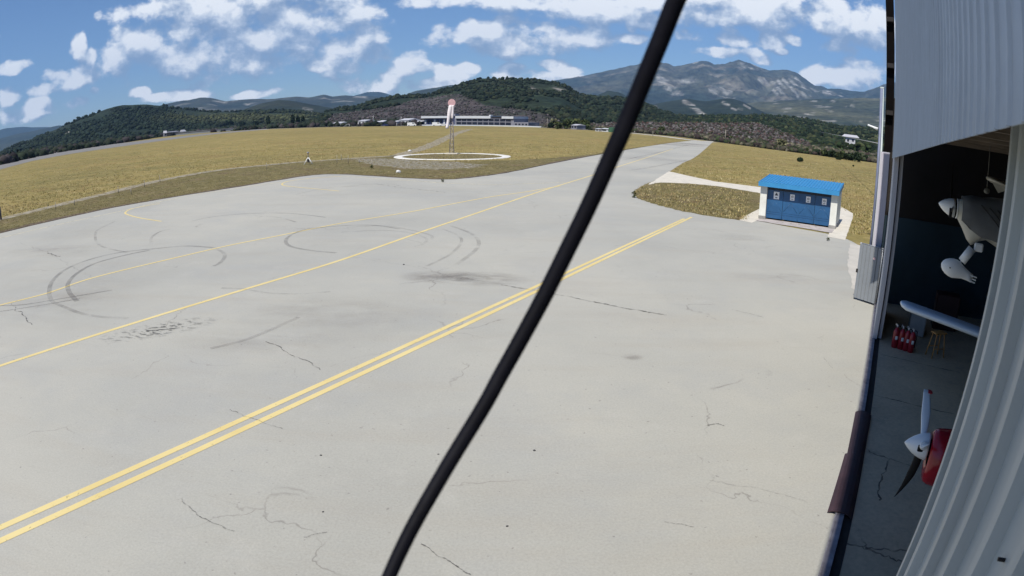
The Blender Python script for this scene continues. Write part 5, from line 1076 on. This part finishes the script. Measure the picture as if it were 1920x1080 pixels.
# ================================================================== the cable in front of the camera
cp = [(1300, -70), (1268, 0), (1238, 75), (1207, 150), (1174, 230), (1140, 306), (1103, 388), (1062, 472), (1020, 556), (979, 632), (938, 705), (907, 762), (846, 862), (788, 962), (757, 1021), (730, 1080), (700, 1152), (672, 1225)]
pts = catmull([CAM+ray(*p)*(.46) for p in cp], 5); mb = MB(); mb.tube(pts, [float(np.interp(i_, [0, .5*len(pts), len(pts)], [.0070, .0060, .0049])) for i_ in range(len(pts))], 16)
tag(mb.build('cable', simple('black cable sheath', (.003, .003, .006), .65, .3, 30., spec=.12, dirt=(.012, .012, .016)), loc=pts[0]), 'thick black cable hanging across the view close to the lens', 'cable')
# ================================================================== haze
HZ = bpy.data.meshes.new('haze'); bm = bmesh.new(); bmesh.ops.create_cube(bm, size=1.); bm.to_mesh(HZ); bm.free()
hz = bpy.data.objects.new('haze', HZ); COL.objects.link(hz); hz.scale = (25200, 25200, 1700); hz.location = (0, 0, 1700/2-6); hz['kind'] = 'stuff'
hm = bpy.data.materials.new('hazy air'); hm.use_nodes = True; nt = hm.node_tree; nt.nodes.clear(); out = nt.nodes.new('ShaderNodeOutputMaterial'); vl = nt.nodes.new('ShaderNodeVolumePrincipled')
vl.inputs['Density'].default_value = 5.0e-5; vl.inputs['Color'].default_value = (.34, .60, 1., 1); vl.inputs['Anisotropy'].default_value = .0
nt.links.new(vl.outputs[0], out.inputs['Volume']); HZ.materials.append(hm)
# ================================================================== sky with clouds, sun
SUN_AZ, SUN_EL = R(213.0), R(54)
W = bpy.data.worlds.new('World'); SC.world = W; W.use_nodes = True; nt = W.node_tree; bg = nt.nodes['Background']
sk = nt.nodes.new('ShaderNodeTexSky'); sk.sky_type = 'NISHITA'; sk.sun_disc = False; sk.sun_elevation = SUN_EL; sk.sun_rotation = SUN_AZ; sk.air_density = 1.0; sk.dust_density = .15; sk.ozone_density = 3.
CL = [(440, 12, 190, 46), (240, 95, 60, 36), (330, 90, 100, 48), (440, 100, 170, 40), (560, 60, 130, 52), (640, 30, 70, 52), (690, 75, 56, 36), (590, 15, 70, 34),
      (30, 127, 30, 11), (150, 88, 17, 26), (172, 108, 14, 18), (135, 148, 52, 22), (90, 165, 40, 12), (12, 185, 24, 18), (70, 195, 34, 12), (150, 190, 30, 10), (270, 172, 20, 8), (185, 170, 14, 6), (40, 215, 60, 14), (330, 180, 60, 10), (470, 178, 50, 8),
      (600, 122, 34, 11), (640, 142, 34, 24), (690, 160, 60, 17), (735, 148, 30, 20), (780, 127, 36, 20), (850, 138, 34, 14), (820, 158, 60, 12), (880, 128, 26, 10),
      (905, 72, 76, 30), (868, 50, 24, 18), (1035, 72, 104, 28), (965, 92, 100, 18), (945, 52, 40, 20), (1032, 118, 38, 13), (1062, 128, 34, 9), (965, 128, 22, 9), (1010, 142, 80, 12),
      (1000, 4, 210, 18), (1120, 28, 110, 20), (1180, 52, 14, 14), (1370, 12, 200, 40), (1530, 20, 70, 36), (1560, 45, 34, 22), (1210, 38, 60, 22),
      (1300, 70, 34, 13), (1376, 70, 28, 18), (1442, 76, 26, 16), (1492, 70, 18, 12), (1462, 93, 14, 7), (1352, 104, 36, 11), (1417, 108, 26, 13), (1578, 88, 30, 11), (1600, 62, 44, 36), (1640, 60, 40, 44), (1580, 148, 74, 26), (1622, 132, 34, 22), (1540, 140, 34, 20), (1690, 90, 50, 50), (1185, 78, 36, 10),
      (-90, 60, 60, 60), (2100, 60, 160, 70), (-300, 150, 160, 50)]
ng = bpy.data.node_groups.new('cloud_cover', 'ShaderNodeTree')
ng.interface.new_socket('P', in_out='INPUT', socket_type='NodeSocketVector'); ng.interface.new_socket('D', in_out='OUTPUT', socket_type='NodeSocketFloat')
gi = ng.nodes.new('NodeGroupInput'); go = ng.nodes.new('NodeGroupOutput')
# wobble of the outlines
wz = ng.nodes.new('ShaderNodeTexNoise'); wz.noise_dimensions = '2D'; wz.inputs['Scale'].default_value = 9.; wz.inputs['Detail'].default_value = 3.; ng.links.new(gi.outputs[0], wz.inputs['Vector'])
wv = ng.nodes.new('ShaderNodeVectorMath'); wv.operation = 'SUBTRACT'; wv.inputs[1].default_value = (.5, .5, .5); ng.links.new(wz.outputs['Color'], wv.inputs[0])
wa_ = ng.nodes.new('ShaderNodeVectorMath'); wa_.operation = 'MULTIPLY_ADD'; wa_.inputs[1].default_value = (.05, .022, 0); ng.links.new(wv.outputs[0], wa_.inputs[0]); ng.links.new(gi.outputs[0], wa_.inputs[2])
prev = None
for (px, py, rx, ry) in CL:
    d = ray(px, py); a0 = math.atan2(d.x, d.y); e0 = math.asin(d.z); kx = 1/(rx*8.3e-4*1.28); ky = 1/(ry*8.3e-4*1.32)
    ma = ng.nodes.new('ShaderNodeVectorMath'); ma.operation = 'MULTIPLY_ADD'; ma.inputs[1].default_value = (kx, ky, 0); ma.inputs[2].default_value = (-a0*kx, -e0*ky, 0); ng.links.new(wa_.outputs[0], ma.inputs[0])
    ln = ng.nodes.new('ShaderNodeVectorMath'); ln.operation = 'LENGTH'; ng.links.new(ma.outputs[0], ln.inputs[0])
    prev = ln.outputs['Value'] if prev is None else math_(ng, 'SMOOTH_MIN', prev, ln.outputs['Value'], .25)
n1 = ng.nodes.new('ShaderNodeTexNoise'); n1.noise_dimensions = '2D'; n1.inputs['Scale'].default_value = 19.; n1.inputs['Detail'].default_value = 7.; n1.inputs['Roughness'].default_value = .56
mp = ng.nodes.new('ShaderNodeMapping'); mp.inputs['Scale'].default_value = (1, 1.35, 1); ng.links.new(gi.outputs[0], mp.inputs[0]); ng.links.new(mp.outputs[0], n1.inputs['Vector'])
dn = math_(ng, 'SUBTRACT', 1.0, prev); dn = math_(ng, 'MULTIPLY', dn, 1.5); dn = math_(ng, 'SMOOTH_MIN', dn, .72, .3); ad = math_(ng, 'MULTIPLY_ADD', n1.outputs[0], 2.5, -1.25); dn = math_(ng, 'ADD', dn, ad)
ng.links.new(dn, go.inputs[0])
tc = nt.nodes.new('ShaderNodeTexCoord'); sx_ = nt.nodes.new('ShaderNodeSeparateXYZ'); nt.links.new(tc.outputs['Generated'], sx_.inputs[0])
azn = math_(nt, 'ARCTAN2', sx_.outputs[0], sx_.outputs[1]); eln = math_(nt, 'ARCSINE', sx_.outputs[2]); cb = nt.nodes.new('ShaderNodeCombineXYZ'); nt.links.new(azn, cb.inputs[0]); nt.links.new(eln, cb.inputs[1])
g1 = nt.nodes.new('ShaderNodeGroup'); g1.node_tree = ng; nt.links.new(cb.outputs[0], g1.inputs[0])
of = nt.nodes.new('ShaderNodeVectorMath'); of.operation = 'ADD'; of.inputs[1].default_value = (-.009, .026, 0); nt.links.new(cb.outputs[0], of.inputs[0])
g2_ = nt.nodes.new('ShaderNodeGroup'); g2_.node_tree = ng; nt.links.new(of.outputs[0], g2_.inputs[0])
cover = nt.nodes.new('ShaderNodeMapRange'); cover.interpolation_type = 'SMOOTHSTEP'; cover.inputs['From Min'].default_value = .02; cover.inputs['From Max'].default_value = .62; nt.links.new(g1.outputs[0], cover.inputs['Value'])
df = math_(nt, 'SUBTRACT', g1.outputs[0], g2_.outputs[0]); lit = math_(nt, 'MULTIPLY_ADD', df, .95, .45, clamp=True)
ccol = ramp(nt, lit, [(0., (.24, .31, .43)), (.35, (.38, .45, .56)), (.62, (.60, .655, .73)), (.92, (.84, .86, .88))])
sks = nt.nodes.new('ShaderNodeVectorMath'); sks.operation = 'SCALE'; sks.inputs['Scale'].default_value = .064; nt.links.new(sk.outputs[0], sks.inputs[0])
fade = math_(nt, 'MULTIPLY', cover.outputs[0], math_(nt, 'MULTIPLY_ADD', lit, .25, .75, clamp=True))
skt = mixc(nt, 1., sks.outputs[0], (.80, .97, 1.24), 'MULTIPLY'); fin_ = mixc(nt, fade, skt, ccol); nt.links.new(fin_, bg.inputs[0]); bg.inputs[1].default_value = 1.
W.cycles.sampling_method = 'MANUAL'; W.cycles.sample_map_resolution = 512
sl = bpy.data.lights.new('sun', 'SUN'); sl.energy = 4.4; sl.angle = R(.53); sl.color = (1, .955, .88)
so = bpy.data.objects.new('sun', sl); COL.objects.link(so); sd = Vector((math.sin(SUN_AZ)*math.cos(SUN_EL), math.cos(SUN_AZ)*math.cos(SUN_EL), math.sin(SUN_EL))); so.rotation_euler = sd.to_track_quat('Z', 'Y').to_euler(); so.location = (-20, -20, 60)
# ================================================================== camera
c = bpy.data.cameras.new('camera'); c.type = 'PANO'; c.panorama_type = 'FISHEYE_LENS_POLYNOMIAL'
c.sensor_fit = 'HORIZONTAL'; c.sensor_width = 2; c.sensor_height = 2*1080/1920; c.fisheye_fov = PI
c.fisheye_polynomial_k0 = 0; c.fisheye_polynomial_k1 = -A1; c.fisheye_polynomial_k2 = 0; c.fisheye_polynomial_k3 = -A3; c.fisheye_polynomial_k4 = 0
c.clip_start = .02; c.clip_end = 60000
co = bpy.data.objects.new('camera', c); COL.objects.link(co)
Mx = Matrix([rot((1, 0, 0)), rot((0, 1, 0)), rot((0, 0, 1))]).transposed().to_4x4(); Mx.translation = CAM; co.matrix_world = Mx; SC.camera = co
c.dof.use_dof = True; c.dof.focus_distance = 25.; c.dof.aperture_fstop = 20.
SC.view_settings.view_transform = 'Standard'; SC.view_settings.look = 'None'; SC.view_settings.exposure = 0.35; SC.view_settings.gamma = 1
SC.cycles.use_denoising = True; SC.cycles.max_bounces = 6; SC.cycles.diffuse_bounces = 4; SC.cycles.transparent_max_bounces = 12; SC.cycles.volume_bounces = 0
SC.render.film_transparent = False
